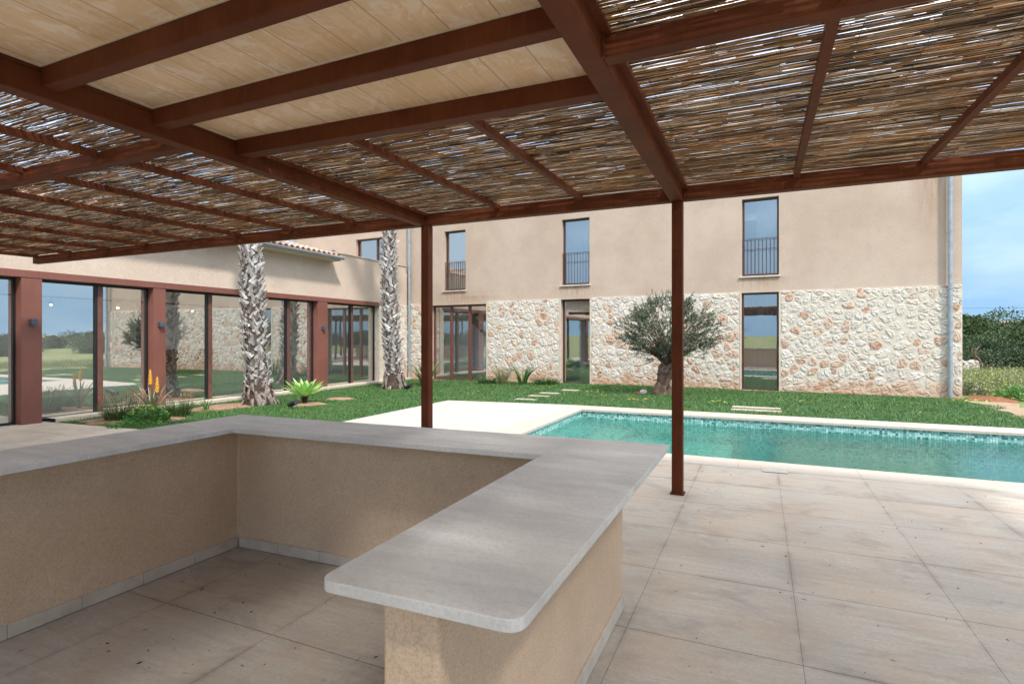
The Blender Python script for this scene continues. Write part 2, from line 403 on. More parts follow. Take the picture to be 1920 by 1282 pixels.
M['grey'] = mat_simple('grey_interior_floor', (.6,.6,.58), .35, .1, 2)
M['stepst'] = mat_cream('stepping_stone_limestone', .72)
M['step'] = mat_simple('dark_stair_tread', (.04,.035,.03), .5, .2)
M['wood'] = mat_simple('brown_cabinet', (.2,.11,.06), .5, .3, 5)
M['roof'] = mat_simple('terracotta_tile', (.44,.31,.25), .85, .45, 7, .4)
M['field'] = mat_field()
M['red_soil'] = mat_soil('red_earth', (.16,.05,.02), (.38,.15,.07)); M['mulch'] = mat_soil('pink_mulch', (.2,.11,.06), (.5,.32,.22))
M['path'] = mat_soil('dusty_path', (.3,.2,.12), (.48,.36,.25)); M['lawn_soil'] = mat_soil('lawn_thatch', (.015,.04,.012), (.05,.1,.025))
M['grass'] = mat_leaf('lawn_grass', [(0,(.02,.085,.02)),(.5,(.045,.17,.035)),(.8,(.1,.26,.06)),(.93,(.2,.3,.1)),(1,(.36,.33,.17))], .5, .3, (.8,.7,(.1,.2,.045)))
M['meadow'] = mat_leaf('meadow_grass', [(0,(.08,.13,.03)),(.5,(.15,.2,.06)),(.8,(.25,.26,.12)),(1,(.36,.34,.2))], .7, .3)
M['olive'] = mat_leaf('olive_leaves', [(0,(.03,.045,.022)),(.5,(.075,.1,.055)),(.8,(.15,.185,.12)),(1,(.34,.39,.28))], .45, .12)
M['scrub'] = mat_leaf('scrub_leaves', [(0,(.01,.024,.008)),(.5,(.023,.05,.015)),(.85,(.045,.08,.024)),(1,(.08,.11,.04))], .6, .15, (.25,.6,(.045,.08,.02)))
M['scrub2'] = mat_leaf('grey_scrub_leaves', [(0,(.025,.035,.02)),(.5,(.05,.075,.035)),(1,(.11,.13,.075))], .6, .15)
M['scrub3'] = mat_leaf('light_scrub_leaves', [(0,(.02,.045,.01)),(.5,(.042,.08,.02)),(1,(.085,.125,.04))], .6, .15)
M['scrub4'] = mat_leaf('mid_scrub_leaves', [(0,(.013,.033,.012)),(.5,(.028,.058,.02)),(1,(.06,.095,.038))], .6, .15)
M['bark'] = mat_simple('olive_bark', (.13,.085,.06), .95, .75, 9, 1)
M['core'] = mat_simple('palm_fibre', (.09,.06,.045), 1, .5, 22, 1)
def mat_boot():
    t = NT('weathered_palm_boot'); g = t.n('ShaderNodeNewGeometry'); ri = g.outputs['Random Per Island']; c = t.coord()
    col = t.ramp(ri, [(0,(.14,.1,.08)),(.2,(.3,.265,.24)),(.5,(.4,.375,.355)),(.8,(.52,.5,.485)),(1,(.62,.605,.59))])
    st = t.noise(t.mapping(c,(10,10,3)), 6, 5, .75, .5); col = t.mix(t.ramp(st, [(.3,(.75,)*3),(.52,(0,0,0))]), col, (.1,.075,.06))
    t.bump(st, .6, .01); return t.fin(col, .8)
M['boot'] = mat_boot(); M['skirtp'] = mat_simple('dark_palm_skirt', (.2,.165,.14), .9, .6, 16, .5)
M['frond'] = mat_leaf('palm_fronds', [(0,(.03,.06,.02)),(1,(.08,.14,.05))], .5, .2)
M['agave'] = mat_leaf('bright_agave_leaf', [(0,(.26,.5,.12)),(1,(.5,.78,.26))], .42, .25)
M['strap'] = mat_leaf('strap_leaf', [(0,(.03,.09,.025)),(.6,(.07,.17,.04)),(1,(.16,.25,.07))], .5, .25)
M['bulb'] = mat_leaf('bulbine_leaf', [(0,(.025,.07,.02)),(.6,(.05,.13,.03)),(1,(.12,.18,.05))], .5, .2)
M['stalk'] = mat_simple('flower_stalk', (.16,.12,.07), .7, .3)
M['orange'] = mat_simple('orange_petals', (.62,.24,.12), .7, .3, 20)
M['yellow'] = mat_simple('yellow_petals', (.85,.75,.08), .7, .15, 20)
M['amber'] = mat_simple('amber_bloom', (.7,.38,.03), .7, .25, 20)
M['whitef'] = mat_simple('white_petals', (.75,.75,.6), .7, .1, 20)
M['aloe'] = mat_leaf('aloe_leaf', [(0,(.16,.2,.12)),(1,(.36,.36,.25))], .5, .15)
M['green'] = mat_leaf('leafy_green', [(0,(.04,.14,.03)),(.7,(.09,.26,.05)),(1,(.2,.36,.08))], .5, .3)
M['litter'] = mat_simple('dark_leaf_litter', (.035,.026,.02), .9, .4, 40)
M['rock'] = mat_simple('field_stone', (.42,.38,.34), .95, .35, 6, .8)

# ------------------------------------------------------------------ world, sun, camera
SUN_EL, SUN_AZ = 50, 128     # azimuth measured clockwise from +Y: the sun stands behind the camera, to its right
w = bpy.data.worlds.new('World'); scene.world = w; w.use_nodes = True; nt = w.node_tree
bg = nt.nodes['Background']; sky = nt.nodes.new('ShaderNodeTexSky'); sky.sky_type = 'NISHITA'; sky.sun_disc = False
sky.sun_elevation = R(SUN_EL); sky.sun_rotation = R(SUN_AZ); sky.ozone_density = 2.0; sky.air_density = .9; sky.dust_density = .6
tc = nt.nodes.new('ShaderNodeTexCoord'); sp = nt.nodes.new('ShaderNodeSeparateXYZ'); nt.links.new(tc.outputs[0], sp.inputs[0])
mp = nt.nodes.new('ShaderNodeMapping'); mp.inputs['Scale'].default_value = (1,1,2.6); nt.links.new(tc.outputs[0], mp.inputs[0])
nz = nt.nodes.new('ShaderNodeTexNoise'); nz.inputs['Scale'].default_value = 2.1; nz.inputs['Detail'].default_value = 8; nz.inputs['Roughness'].default_value = .58; nt.links.new(mp.outputs[0], nz.inputs[0])
cr = nt.nodes.new('ShaderNodeValToRGB'); cr.color_ramp.elements[0].position = .44; cr.color_ramp.elements[1].position = .66; nt.links.new(nz.outputs[0], cr.inputs[0])
er = nt.nodes.new('ShaderNodeMapRange'); er.inputs[1].default_value = .3; er.inputs[2].default_value = .6; nt.links.new(sp.outputs[2], er.inputs[0])
lo = nt.nodes.new('ShaderNodeMath'); lo.operation = 'MULTIPLY'; nt.links.new(er.outputs[0], lo.inputs[0]); lo.inputs[1].default_value = .55
ad = nt.nodes.new('ShaderNodeMath'); ad.operation = 'ADD'; ad.use_clamp = True; nt.links.new(lo.outputs[0], ad.inputs[0])
cm = nt.nodes.new('ShaderNodeMath'); cm.operation = 'MULTIPLY'; nt.links.new(cr.outputs[0], cm.inputs[0])
em = nt.nodes.new('ShaderNodeMapRange'); em.inputs[1].default_value = 0; em.inputs[1].default_value = .2; em.inputs[2].default_value = .5; em.inputs[3].default_value = .14; em.inputs[4].default_value = .9; nt.links.new(sp.outputs[2], em.inputs[0])
nt.links.new(em.outputs[0], cm.inputs[1]); nt.links.new(cm.outputs[0], ad.inputs[1])
# hazy blue near the horizon
hz = nt.nodes.new('ShaderNodeMapRange'); hz.inputs[1].default_value = 0.0; hz.inputs[1].default_value = .1; hz.inputs[2].default_value = .55; hz.inputs[3].default_value = 1; hz.inputs[4].default_value = 0.15; nt.links.new(sp.outputs[2], hz.inputs[0])
hm = nt.nodes.new('ShaderNodeMix'); hm.data_type = 'RGBA'; nt.links.new(hz.outputs[0], hm.inputs[0]); nt.links.new(sky.outputs[0], hm.inputs[6]); hm.inputs[7].default_value = (1.2,2.05,3.05,1)
mx = nt.nodes.new('ShaderNodeMix'); mx.data_type = 'RGBA'; nt.links.new(ad.outputs[0], mx.inputs[0]); nt.links.new(hm.outputs[2], mx.inputs[6]); mx.inputs[7].default_value = (8.5,8.6,8.7,1)
nt.links.new(mx.outputs[2], bg.inputs[0]); bg.inputs[1].default_value = .15
sl = bpy.data.lights.new('sun', 'SUN'); sl.energy = 2.05; sl.angle = R(5); sl.color = (1,.95,.88)
so = bpy.data.objects.new('sun', sl); COL.objects.link(so)
d = Vector((math.sin(R(SUN_AZ))*math.cos(R(SUN_EL)), math.cos(R(SUN_AZ))*math.cos(R(SUN_EL)), math.sin(R(SUN_EL))))
so.rotation_euler = d.to_track_quat('Z','Y').to_euler()
cam = bpy.data.cameras.new('camera'); co = bpy.data.objects.new('camera', cam); COL.objects.link(co); scene.camera = co
cam.sensor_width = 36; cam.lens = 1035/1920*36; cam.shift_y = -9/1920; cam.clip_start = .05; cam.clip_end = 3000
co.location = (0,0,1.5); co.rotation_euler = (R(90),0,R(24.2))
scene.view_settings.view_transform = 'Standard'; scene.view_settings.look = 'None'; scene.view_settings.exposure = 1.12; scene.view_settings.gamma = 1
scene.cycles.max_bounces = 10; scene.cycles.transparent_max_bounces = 24; scene.cycles.glossy_bounces = 5; scene.cycles.diffuse_bounces = 5
scene.cycles.sample_clamp_indirect = 6; scene.cycles.use_denoising = True

# ------------------------------------------------------------------ terrain, paving, pool, lawn
PX0, PX1, PY0, PY1 = -3.42, 9.0, 7.3, 11.15        # inner edge of the pool
def terrain_z(x, y):
    r = math.hypot(x, y); k = max(0, min(1, (r-32)/140)); k = k*k*(3-2*k)
    return -.24+2.2*k+(.25*noise.noise(Vector((x*.03, y*.03, 0))) if r > 30 else 0)*min(1,(r-30)/20 if r > 30 else 0)
def make_terrain():
    rings = [(-3.6,9.2,7.1,11.35)]
    xs = sorted(set([-900,-500,-300,-200,-150,-120,-95,-75,-60,-50,-42,-36,-30,-24,-18,-12,-6,-3.6,0,4,9.2,14,20,26,32,38,44,50,58,66,76,88,100,120,150,200,300,500,900]))
    ys = sorted(set([-900,-500,-300,-200,-150,-100,-70,-50,-40,-30,-20,-10,0,7.1,11.35,16,22,28,34,40,46,52,60,70,80,95,110,130,160,200,300,500,900]))
    v = [(x,y,terrain_z(x,y)) for y in ys for x in xs]; f = []; n = len(xs)
    for j in range(len(ys)-1):
        for i in range(n-1):
            if xs[i] >= -3.61 and xs[i+1] <= 9.21 and ys[j] >= 7.09 and ys[j+1] <= 11.36: continue
            f.append((j*n+i, j*n+i+1, (j+1)*n+i+1, (j+1)*n+i))
    m = MB(); m.v = v; m.f = f; tag(m.build('terrain', M['field'], smooth=True), kind='structure')
make_terrain()

def sheet(name, x0, x1, y0, y1, dz, mat, thick=.1):
    """paving slab following the fall of the garden"""
    xs = [x0]+[q for q in (-12.5,-4.0) if x0 < q < x1]+[x1]; m = MB()
    for a, b in zip(xs[:-1], xs[1:]):
        za, zb = ground(a)+dz, ground(b)+dz
        k = len(m.v)
        m.v += [(a,y0,za),(b,y0,zb),(b,y1,zb),(a,y1,za),(a,y0,za-thick),(b,y0,zb-thick),(b,y1,zb-thick),(a,y1,za-thick)]
        m.f += [tuple(k+i for i in q) for q in [(0,1,2,3),(7,6,5,4),(0,4,5,1),(2,6,7,3)]]
        if a == x0: m.f.append((k,k+3,k+7,k+4))
        if b == x1: m.f.append((k+1,k+5,k+6,k+2))
    return tag(m.build(name, mat), kind='structure')
sheet('terrace', -12.66, 7.0, -5.0, 6.05, 0, M['tiles'])
sheet('terrace', -6.98, 7.0, 6.052, 6.86, 0, M['tiles'])
sheet('patio', -6.98, -3.83, 6.862, 11.7, 0, M['patio'])
# coping: four lengths butted end to end, nosing over the pool edge
cp = MB()
cp.box(-3.826,9.4,6.864,7.33,-.045,.003); cp.box(-3.826,9.4,11.12,11.7,-.045,.003)
cp.box(-3.826,-3.39,7.332,11.118,-.045,.003); cp.box(8.97,9.4,7.332,11.118,-.045,.003)
tag(cp.build('pool_coping', M['coping'], bevel=.006), kind='structure')
pb = MB(); D = -1.5
pb.add([(PX0,PY0,-.046),(PX1,PY0,-.046),(PX1,PY1,-.046),(PX0,PY1,-.046),(PX0,PY0,D),(PX1,PY0,D),(PX1,PY1,D),(PX0,PY1,D)],
       [(4,5,6,7),(0,4,7,3),(1,2,6,5),(0,1,5,4),(3,7,6,2)])
pb.box(PX0+.001,-.45,PY0+.001,PY1-.001,D+.001,-.52)            # shallow shelf
pb.box(PX0+.002,-2.35,PY0+.9,PY1-.002,-.519,-.36)                # entry step
pb.box(PX0+.003,-2.9,PY0+.003,PY1-.5,-.359,-.27)
pb.box(-.449,.1,PY0+.9,PY1-.002,D+.001,-.8)
tag(pb.build('pool_basin', M['mosaic']), kind='structure')
wa = MB(); wa.add([(PX0-.001,PY0-.001,-.175),(PX1+.001,PY0-.001,-.175),(PX1+.001,PY1+.001,-.175),(PX0-.001,PY1+.001,-.175)], [(0,1,2,3)])
tag(wa.build('pool_water', M['water']), kind='structure')
# skimmer lid beside the coping
sk = MB(); sk.box(.02,.28,6.76,6.98,.0035,.009); o = sk.build('skimmer_lid', M['patio'], bevel=.002)
tag(o, 'small square cream skimmer lid set in the paving at the pool edge', 'skimmer lid')

SOIL = [(-11.35,6.95,1.0,.85),(-11.4,9.0,.62,.95),(-9.85,10.0,.5,.42),(-9.9,11.2,.45,.3)]    # x,y,rx,ry patches without grass
STEPS = [(-5.5,-4.95,12.35,12.6),(-5.5,-4.95,13.2,13.45),(-5.5,-4.95,14.0,14.25),(-5.2,-4.7,15.0,15.25),(-.55,.4,12.25,12.48),(-.55,.4,12.75,12.98)]
FU = (0.9980, -0.0634); FP = (.012, 17.198)          # line of the house front
def front_y(x): return FP[1]+(x-FP[0])*FU[1]/FU[0]
def in_lawn(x, y):
    if x < -12.3 or x > 4.55+.25*math.sin(y*3): return False
    if y > front_y(x)-.06: return False
    if x < -6.96:
        if y < 6.07: return False
    elif y < 11.69+.03*noise.noise(Vector((x*6,0,0))): return False
    for a, b, c, d_ in SOIL:
        if ((x-a)/c)**2+((y-b)/d_)**2 < 1+.3*math.sin(7*math.atan2(y-b,x-a)): return False
    for a, b, c, d_ in STEPS:
        if a+.03 < x < b-.03 and c+.01 < y < d_-.02: return False
    return True
ls = MB()
ls.add([(-12.45,6.054,-.145),(-6.984,6.054,ground(-6.98)-.018),(-6.984,11.704,ground(-6.98)-.018),(-4,11.704,-.018),(5,11.704,-.018),(5,16.9,-.018),(-4,17.6,-.018),(-12.45,18.1,-.145),(-6.984,17.8,ground(-6.98)-.018)],
       [(0,1,2,7),(2,8,7),(2,3,6,8),(3,4,5,6)])
tag(ls.build('lawn_soil', M['lawn_soil']), kind='structure')
# grass blades
pts = []
def scatter(x0, x1, y0, y1, dens):
    n = int((x1-x0)*(y1-y0)*dens); X = rng.uniform(x0,x1,n); Y = rng.uniform(y0,y1,n)
    for x, y in zip(X, Y):
        if in_lawn(x, y): pts.append((x, y, ground(x)-.02))
scatter(-12.3,-6.9,6.0,11.8,2500); scatter(-12.3,-4,11.7,18,1700); scatter(-4,4.8,11.7,17.5,1500)
P = np.array(pts)
hv = np.array([noise.noise(Vector((p[0]*1.3, p[1]*1.3, 0))) for p in pts])
V, F = blades(P, rng.uniform(.028,.062,len(P))*(1+.7*hv), rng.uniform(.006,.011,len(P)), rng.uniform(.2,1.1,len(P)), 2)
tag(link('lawn_grass', np_mesh('lawn_grass', V, F), M['grass']), 'short bright green lawn grass round the pool', 'grass', kind='stuff')
# bare earth patches and path
so_ = MB()
for a, b, c, d_ in SOIL:
    ring = [(a+c*1.15*math.cos(t)*(1+.1*math.sin(5*t)), b+d_*1.15*math.sin(t)) for t in [i*math.pi/12 for i in range(24)]]
    v = [(a,b,ground(a)+.03)]+[(a+(x-a)*.6,b+(y-b)*.6,ground(x)+.018) for x,y in ring]+[(max(x,-12.28),max(y,6.1),ground(x)-.03) for x,y in ring]
    f = [(0,1+i,1+(i+1)%24) for i in range(24)]+[(1+i,25+i,25+(i+1)%24,1+(i+1)%24) for i in range(24)]
    so_.add(v, f)
tag(so_.build('mulch_beds', M['mulch'], smooth=True), kind='structure')
def patch(name, cx, cy, rx, ry, z, h, mat, seed=0):
    m = MB(); n = 28; v = [(cx,cy,z+h)]
    for k, q in ((.55,.75),(1,0)):
        for i in range(n):
            t = 2*math.pi*i/n; r = k*(1+.25*noise.noise(Vector((math.cos(t)*2+seed, math.sin(t)*2, seed))))
            v.append((cx+rx*r*math.cos(t), cy+ry*r*math.sin(t), z+h*q+.05*q*noise.noise(Vector((t*3,seed,k)))))
    f = [(0,1+i,1+(i+1)%n) for i in range(n)]+[(1+i,1+n+i,1+n+(i+1)%n,1+(i+1)%n) for i in range(n)]
    m.add(v, f); return tag(m.build(name, mat, smooth=True), kind='structure')
patch('red_earth', 5.3, 17.4, .75, 1.6, -.2, .22, M['red_soil'], 3)
pa = MB(); pv = []; 
for i in range(14):
    t = i/13; x = 4.85+.06*math.sin(i*1.3)+.9*max(0,t-.6); y = 16.4-t*4.6; w_ = .36+.08*math.sin(i*1.7)
    pv += [(x-w_, y, -.012), (x+w_, y, -.012)]
pa.add(pv, [(2*i,2*i+1,2*i+3,2*i+2) for i in range(13)])
tag(pa.build('dirt_path', M['path']), kind='structure')
edge = MB(); edge.add([(4.4,11.704,-.02),(9.6,11.704,-.02),(12,14,-.15),(10,22,-.23),(4.4,22,-.23),(4.4,16.5,-.022)], [(0,1,2,3,4,5)])
tag(edge.build('garden_verge', M['field']), kind='structure')
# cream strip along the wing glazing
st = MB(); st.add([(-12.66,6.056,-.06),(-12.3,6.056,-.06),(-12.3,17.95,-.06),(-12.66,17.95,-.06),(-12.3,6.056,-.2),(-12.3,17.95,-.2)], [(0,1,2,3),(1,4,5,2)])
tag(st.build('paving_strip', M['cream']), kind='structure')
for i, (a, b, c, d_) in enumerate(STEPS):
    m = MB(); z = ground(a); m.box(a,b,c,d_,z-.04,z+.008)
    lab = ['nearest of the cream stepping stones left of the olive tree, by the patio','second cream stepping stone from the patio left of the olive tree','third cream stepping stone from the patio left of the olive tree','cream stepping stone closest to the narrow glass door left of the olive',
           'cream stepping stone touching the pool coping below the right-hand door','cream stepping stone just behind the one at the pool coping, below the right-hand door'][i]
    tag(m.build('stepping_stone', M['stepst'], bevel=.008), lab, 'stepping stone', 'stepping stones in the lawn')

# ------------------------------------------------------------------ house (local frame: x along the front, y inwards)
house = root('house', (FP[0],FP[1],0), 'two-storey ochre rendered house with rubble stone ground floor and tall narrow windows', 'house', rz=math.atan2(FU[1],FU[0]), local=True)
def grid_wall(x0, x1, z0, z1, holes, y0, y1):
    xs = sorted({x0,x1}|{h[0] for h in holes}|{h[1] for h in holes}); zs = sorted({z0,z1}|{h[2] for h in holes}|{h[3] for h in holes})
    xs = [x for x in xs if x0 <= x <= x1]; zs = [z for z in zs if z0 <= z <= z1]
    def solid(i, j):
        if i < 0 or j < 0 or i >= len(xs)-1 or j >= len(zs)-1: return False
        cx, cz = (xs[i]+xs[i+1])/2, (zs[j]+zs[j+1])/2
        return not any(h[0] < cx < h[1] and h[2] < cz < h[3] for h in holes)
    m = MB()
    for i in range(len(xs)-1):
        for j in range(len(zs)-1):
            if not solid(i,j): continue
            a,b,c,d_ = xs[i],xs[i+1],zs[j],zs[j+1]
            m.add([(a,y0,c),(b,y0,c),(b,y0,d_),(a,y0,d_)], [(0,1,2,3)]); m.add([(a,y1,c),(b,y1,c),(b,y1,d_),(a,y1,d_)], [(3,2,1,0)])
            if not solid(i-1,j): m.add([(a,y0,c),(a,y1,c),(a,y1,d_),(a,y0,d_)], [(3,2,1,0)])
            if not solid(i+1,j): m.add([(b,y0,c),(b,y1,c),(b,y1,d_),(b,y0,d_)], [(0,1,2,3)])
            if not solid(i,j-1): m.add([(a,y0,c),(b,y0,c),(b,y1,c),(a,y1,c)], [(3,2,1,0)])
            if not solid(i,j+1): m.add([(a,y0,d_),(b,y0,d_),(b,y1,d_),(a,y1,d_)], [(0,1,2,3)])
    return m
W1 = (-10.86,-9.92,3.235,5.46); W2 = (-6.09,-5.12,3.235,5.43); W3 = (-.49,.47,3.245,5.46); W0 = (-15.28,-13.2,4.15,5.52)
D1 = (-11.45,-9.02,-.12,2.7); D2 = (-6.13,-5.1,-.06,2.76); D3 = (-.5,.47,-.01,2.77)
HX0, HX1, HTOP, ST = -19.0, 4.527, 6.45, 2.79
grid_wall(HX0, HX1, -.3, HTOP, [W0,W1,W2,W3,D1,D2,D3], 0, .32).build('wall', M['pl_house'], house)
for a_, b_ in ((HX1-.32,HX1-.001),(HX0+.001,HX0+.32)): side = MB(); side.box(a_,b_,.321,7.5,-.3,HTOP); side.build('wall', M['pl_house'], house)
BH = [(-12.6,-8.4,-.05,2.6),(-4.9,-4.0,.9,2.4),(.9,3.6,.0,2.5),(-7.6,-6.4,.3,2.5),(-12,-8.8,3.3,5.6),(-1.0,3.0,3.3,5.6),(-6.9,-3.2,3.3,5.6),(-15,-13.4,4.2,5.3)]
grid_wall(HX0+.33, HX1-.33, -.3, HTOP, BH, 7.18, 7.5).build('wall', M['pl_house'], house)
# rear window glass so the sky shows through them
# interior
it = MB()
it.box(HX0+.33,HX1-.33,.33,7.17,-.1,-.02)
it.build('ground_floor', M['grey'], house)
it = MB(); it.box(HX0+.33,HX1-.33,.33,7.17,2.82,3.1); it.box(HX0+.33,HX1-.33,.33,7.17,5.8,5.9)
for x in (-8.0,-2.5,-13.0): it.box(x,x+.12,.33,7.17,-.02,2.819); it.box(x+.8,x+.92,.33,5.0,3.101,5.799)
it.box(HX0+.34,-8.01,.325,.335,-.02,-.01)
it.build('interior_wall', M['white'], house)
# wardrobe doors seen upstairs behind the right-hand window, dark sideboard downstairs
it = MB(); it.box(-1.2,1.4,3.4,3.95,3.101,5.5); 
for x in (-.6,.0,.6): it.box(x,x+.008,3.39,3.41,3.12,5.48)
it.build('wardrobe', M['white'], house)
it = MB(); it.box(-11.2,-8.4,6.2,6.8,-.019,.85); it.build('sideboard', M['wood'], house)
# staircase
stc = MB()
for i in range(13): stc.box(-11.55+i*.22,-11.55+i*.22+.27,2.6,3.5,2.6-i*.2,2.635-i*.2)
sr = root('staircase', (0,0,0), None, None); sr.name = 'staircase'
adopt(sr, house); sr['_local'] = 1
stc.build('tread', M['step'], sr)
s2 = MB(); s2.bar((-11.9,2.56,2.9),(-8.6,2.56,-.1),.04,.26); s2.bar((-11.9,3.54,2.9),(-8.6,3.54,-.1),.04,.26); s2.build('stringer', M['white'], sr)
s3 = MB(); [s3.box(-10.9+i*.1,-10.885+i*.1,5.2,5.215,.9,2.5) for i in range(14)]; s3.build('baluster', M['black'], sr)

def window(op, name, nv, z_off=.0, depth=.13, frame_w=.055, mat=None, rail=False, fx=0.0):
    x0,x1,z0,z1 = op; x0 += fx; mat = mat or M['frame']; m = MB(); fw = frame_w
    m.box(x0,x1,depth,depth+.07,z1-fw,z1); m.box(x0,x1,depth,depth+.07,z0,z0+fw)
    m.box(x0,x0+fw,depth,depth+.07,z0+fw,z1-fw); m.box(x1-fw,x1,depth,depth+.07,z0+fw,z1-fw)
    for k in range(1,nv):
        x = x0+(x1-x0)*k/nv; m.box(x-fw*.8,x+fw*.8,depth-.002,depth+.072,z0+fw,z1-fw)
    f = m.build(name, mat, house, bevel=.004)
    g = MB(); g.add([(x0+fw*.5,depth+.04,z0+fw*.5),(x1-fw*.5,depth+.04,z0+fw*.5),(x1-fw*.5,depth+.04,z1-fw*.5),(x0+fw*.5,depth+.04,z1-fw*.5)], [(0,1,2,3)])
    g.build('pane', M['glass'], f)
    if rail:
        r = MB(); zr = z0+1.06; a, b = x0+.03, x1-.03
        r.box(a-.05,b+.03,.02,.05,zr,zr+.012); r.box(a-.05,b+.03,.026,.044,zr-.3,zr-.288); r.box(a-.05,b+.03,.026,.044,z0+.05,z0+.062)
        for i in range(10): x = a+(b-a)*i/9; r.box(x-.006,x+.006,.03,.042,z0+.02,zr)
        r.box(a-.06,a-.035,.015,.055,z0+.02,zr+.03)
        r.build('railing', M['rail'], f)
    return f
for op in (W1,W2,W3):
    f = window(op, 'window', 1, rail=True, fx=0.0)
    s = MB(); s.box(op[0]-.06,op[1]+.04,-.05,.13,op[2]-.045,op[2]); s.build('sill', M['cream'], f, bevel=.004)
window(W0, 'window', 2)
window(D1, 'glazed_door', 3, mat=M['rail'], frame_w=.065)
window(D2, 'glazed_door', 1, depth=.17)
window(D3, 'glazed_door', 1, depth=.06)
for op in (D1,D2,D3):
    e = .055 if op is not D3 else .05
    bs = [(op[1]+.001,op[1]+e,-.03,.0,op[2]-.1,ST),(op[0],op[1],-.04,.12,op[2]-.1,op[2]-.001)]
    if op is not D1: bs.append((op[0]-e,op[0]-.001,-.03,.0,op[2]-.1,ST))
    for k, b_ in enumerate(bs):
        tr = MB(); tr.box(*b_); tr.build('threshold' if k == 1 else 'jamb_stone', M['cream'], house)
# pale curtains hanging just behind the narrow doors and the upper windows
for a_, b_, z_, zt, dy in ((D3[0]-.1,D3[1]+.1,.02,2.7,.75),(D2[0]-.1,D2[0]+.42,.02,2.7,.7),(W2[0]-.1,W2[1]+.1,3.12,5.6,.5),(W3[0]+.35,W3[1]+.1,3.12,5.6,.45),(W1[0]+.45,W1[1]+.1,3.12,5.6,.5)):
    m = MB(); n = 40; v = []
    for i in range(n+1):
        x = a_+(b_-a_)*i/n; y = dy+.035*math.sin(i*1.35)+.012*math.sin(i*3.1); v += [(x,y,z_),(x,y,zt)]
    m.add(v, [(2*i,2*i+2,2*i+3,2*i+1) for i in range(n)]); m.build('curtain', M['curtain'], house, smooth=True)

def clip(poly, a, b, c):                          # keep a*x+b*y<=c
    out = []
    for i in range(len(poly)):
        p, q = poly[i], poly[(i+1)%len(poly)]; dp, dq = a*p[0]+b*p[1]-c, a*q[0]+b*q[1]-c
        if dp <= 0: out.append(p)
        if dp*dq < 0: t = dp/(dp-dq); out.append((p[0]+(q[0]-p[0])*t, p[1]+(q[1]-p[1])*t))
    return out
def stones(x0, x1, z0, z1, seed, cell=.215):
    """irregular stones in a rectangle: list of (3-ring) patches as (x, z, height)"""
    r = random.Random(seed); sites = []
    nx = int((x1-x0+1)/cell); nz = int((z1-z0+1)/(cell*.8))
    for j in range(nz):
        for i in range(nx):
            if r.random() < .33: continue
            sites.append((x0-.5+(i+.5*(j%2)+r.uniform(-.42,.42))*cell, z0-.5+(j+r.uniform(-.42,.42))*cell*.8))
    m = MB()
    for k, s in enumerate(sites):
        if not (x0-.15 < s[0] < x1+.15 and z0-.15 < s[1] < z1+.15): continue
        poly = [(s[0]-.4,s[1]-.4),(s[0]+.4,s[1]-.4),(s[0]+.4,s[1]+.4),(s[0]-.4,s[1]+.4)]
        for q in sites:
            dx, dz = q[0]-s[0], q[1]-s[1]; dd = dx*dx+dz*dz
            if 0 < dd < .5: poly = clip(poly, dx, dz, (q[0]**2+q[1]**2-s[0]**2-s[1]**2)/2)
            if len(poly) < 3: break
        for a, b, c in ((-1,0,-x0),(1,0,x1),(0,-1,-z0),(0,1,z1)):
            if len(poly) >= 3: poly = clip(poly, a, b, c)
        if len(poly) < 3: continue
        ar = abs(sum(poly[i][0]*poly[(i+1)%len(poly)][1]-poly[(i+1)%len(poly)][0]*poly[i][1] for i in range(len(poly))))/2
        if ar < .006: continue
        cx = sum(p[0] for p in poly)/len(poly); cz = sum(p[1] for p in poly)/len(poly)
        for _ in range(1):                        # round the corners
            poly = [w_ for i in range(len(poly)) for w_ in ((poly[i][0]*.72+poly[(i+1)%len(poly)][0]*.28, poly[i][1]*.72+poly[(i+1)%len(poly)][1]*.28), (poly[i][0]*.28+poly[(i+1)%len(poly)][0]*.72, poly[i][1]*.28+poly[(i+1)%len(poly)][1]*.72))]
        pts = []
        for i in range(len(poly)):
            p, q = poly[i], poly[(i+1)%len(poly)]; L = math.hypot(q[0]-p[0], q[1]-p[1]); n = max(1, round(L/.05))
            for j in range(n): pts.append((p[0]+(q[0]-p[0])*j/n, p[1]+(q[1]-p[1])*j/n))
        n = len(pts); b = len(m.v); hh = r.uniform(.007,.018); s0 = r.uniform(.76,.95)
        tx, tz = r.uniform(-.04,.04), r.uniform(-.04,.04); RG = ((s0,0),(s0*.93,.7),(s0*.74,1.0),(s0*.5,1.0),(s0*.25,1.0))
        for sc, h in RG:
            for p in pts:
                w_ = 1+.05*r.uniform(-1,1); x = cx+(p[0]-cx)*sc*w_; z = cz+(p[1]-cz)*sc*w_
                rg = noise.noise(Vector((x*14, z*14, seed)))*.014+noise.noise(Vector((x*31, z*31, seed)))*.014
                y = -(h*(hh+rg)+(0 if h == 0 else (x-cx)*tx+(z-cz)*tz))
                m.v.append((x, y if h else .012, z))
        m.v.append((cx, -hh, cz)); K = len(RG)-1
        for q in range(K):
            for i in range(n): m.f.append((b+q*n+i, b+q*n+(i+1)%n, b+(q+1)*n+(i+1)%n, b+(q+1)*n+i))
        for i in range(n): m.f.append((b+K*n+i, b+K*n+(i+1)%n, b+(K+1)*n))
    return m
for i, (a, b) in enumerate([(-12.9,D1[0]-.02),(D1[1]+.056,D2[0]-.056),(D2[1]+.056,D3[0]-.051),(D3[1]+.051,HX1)]):
    c = MB(); c.box(a,b,-.02,-.0005,-.3,ST); cl = c.build('stone_cladding', M['mortar'], house)
    m = stones(a, b, -.22, ST, 31+i); m.v = [(x,y-.02,z) for x,y,z in m.v]; m.build('stones', M['stone'], cl)

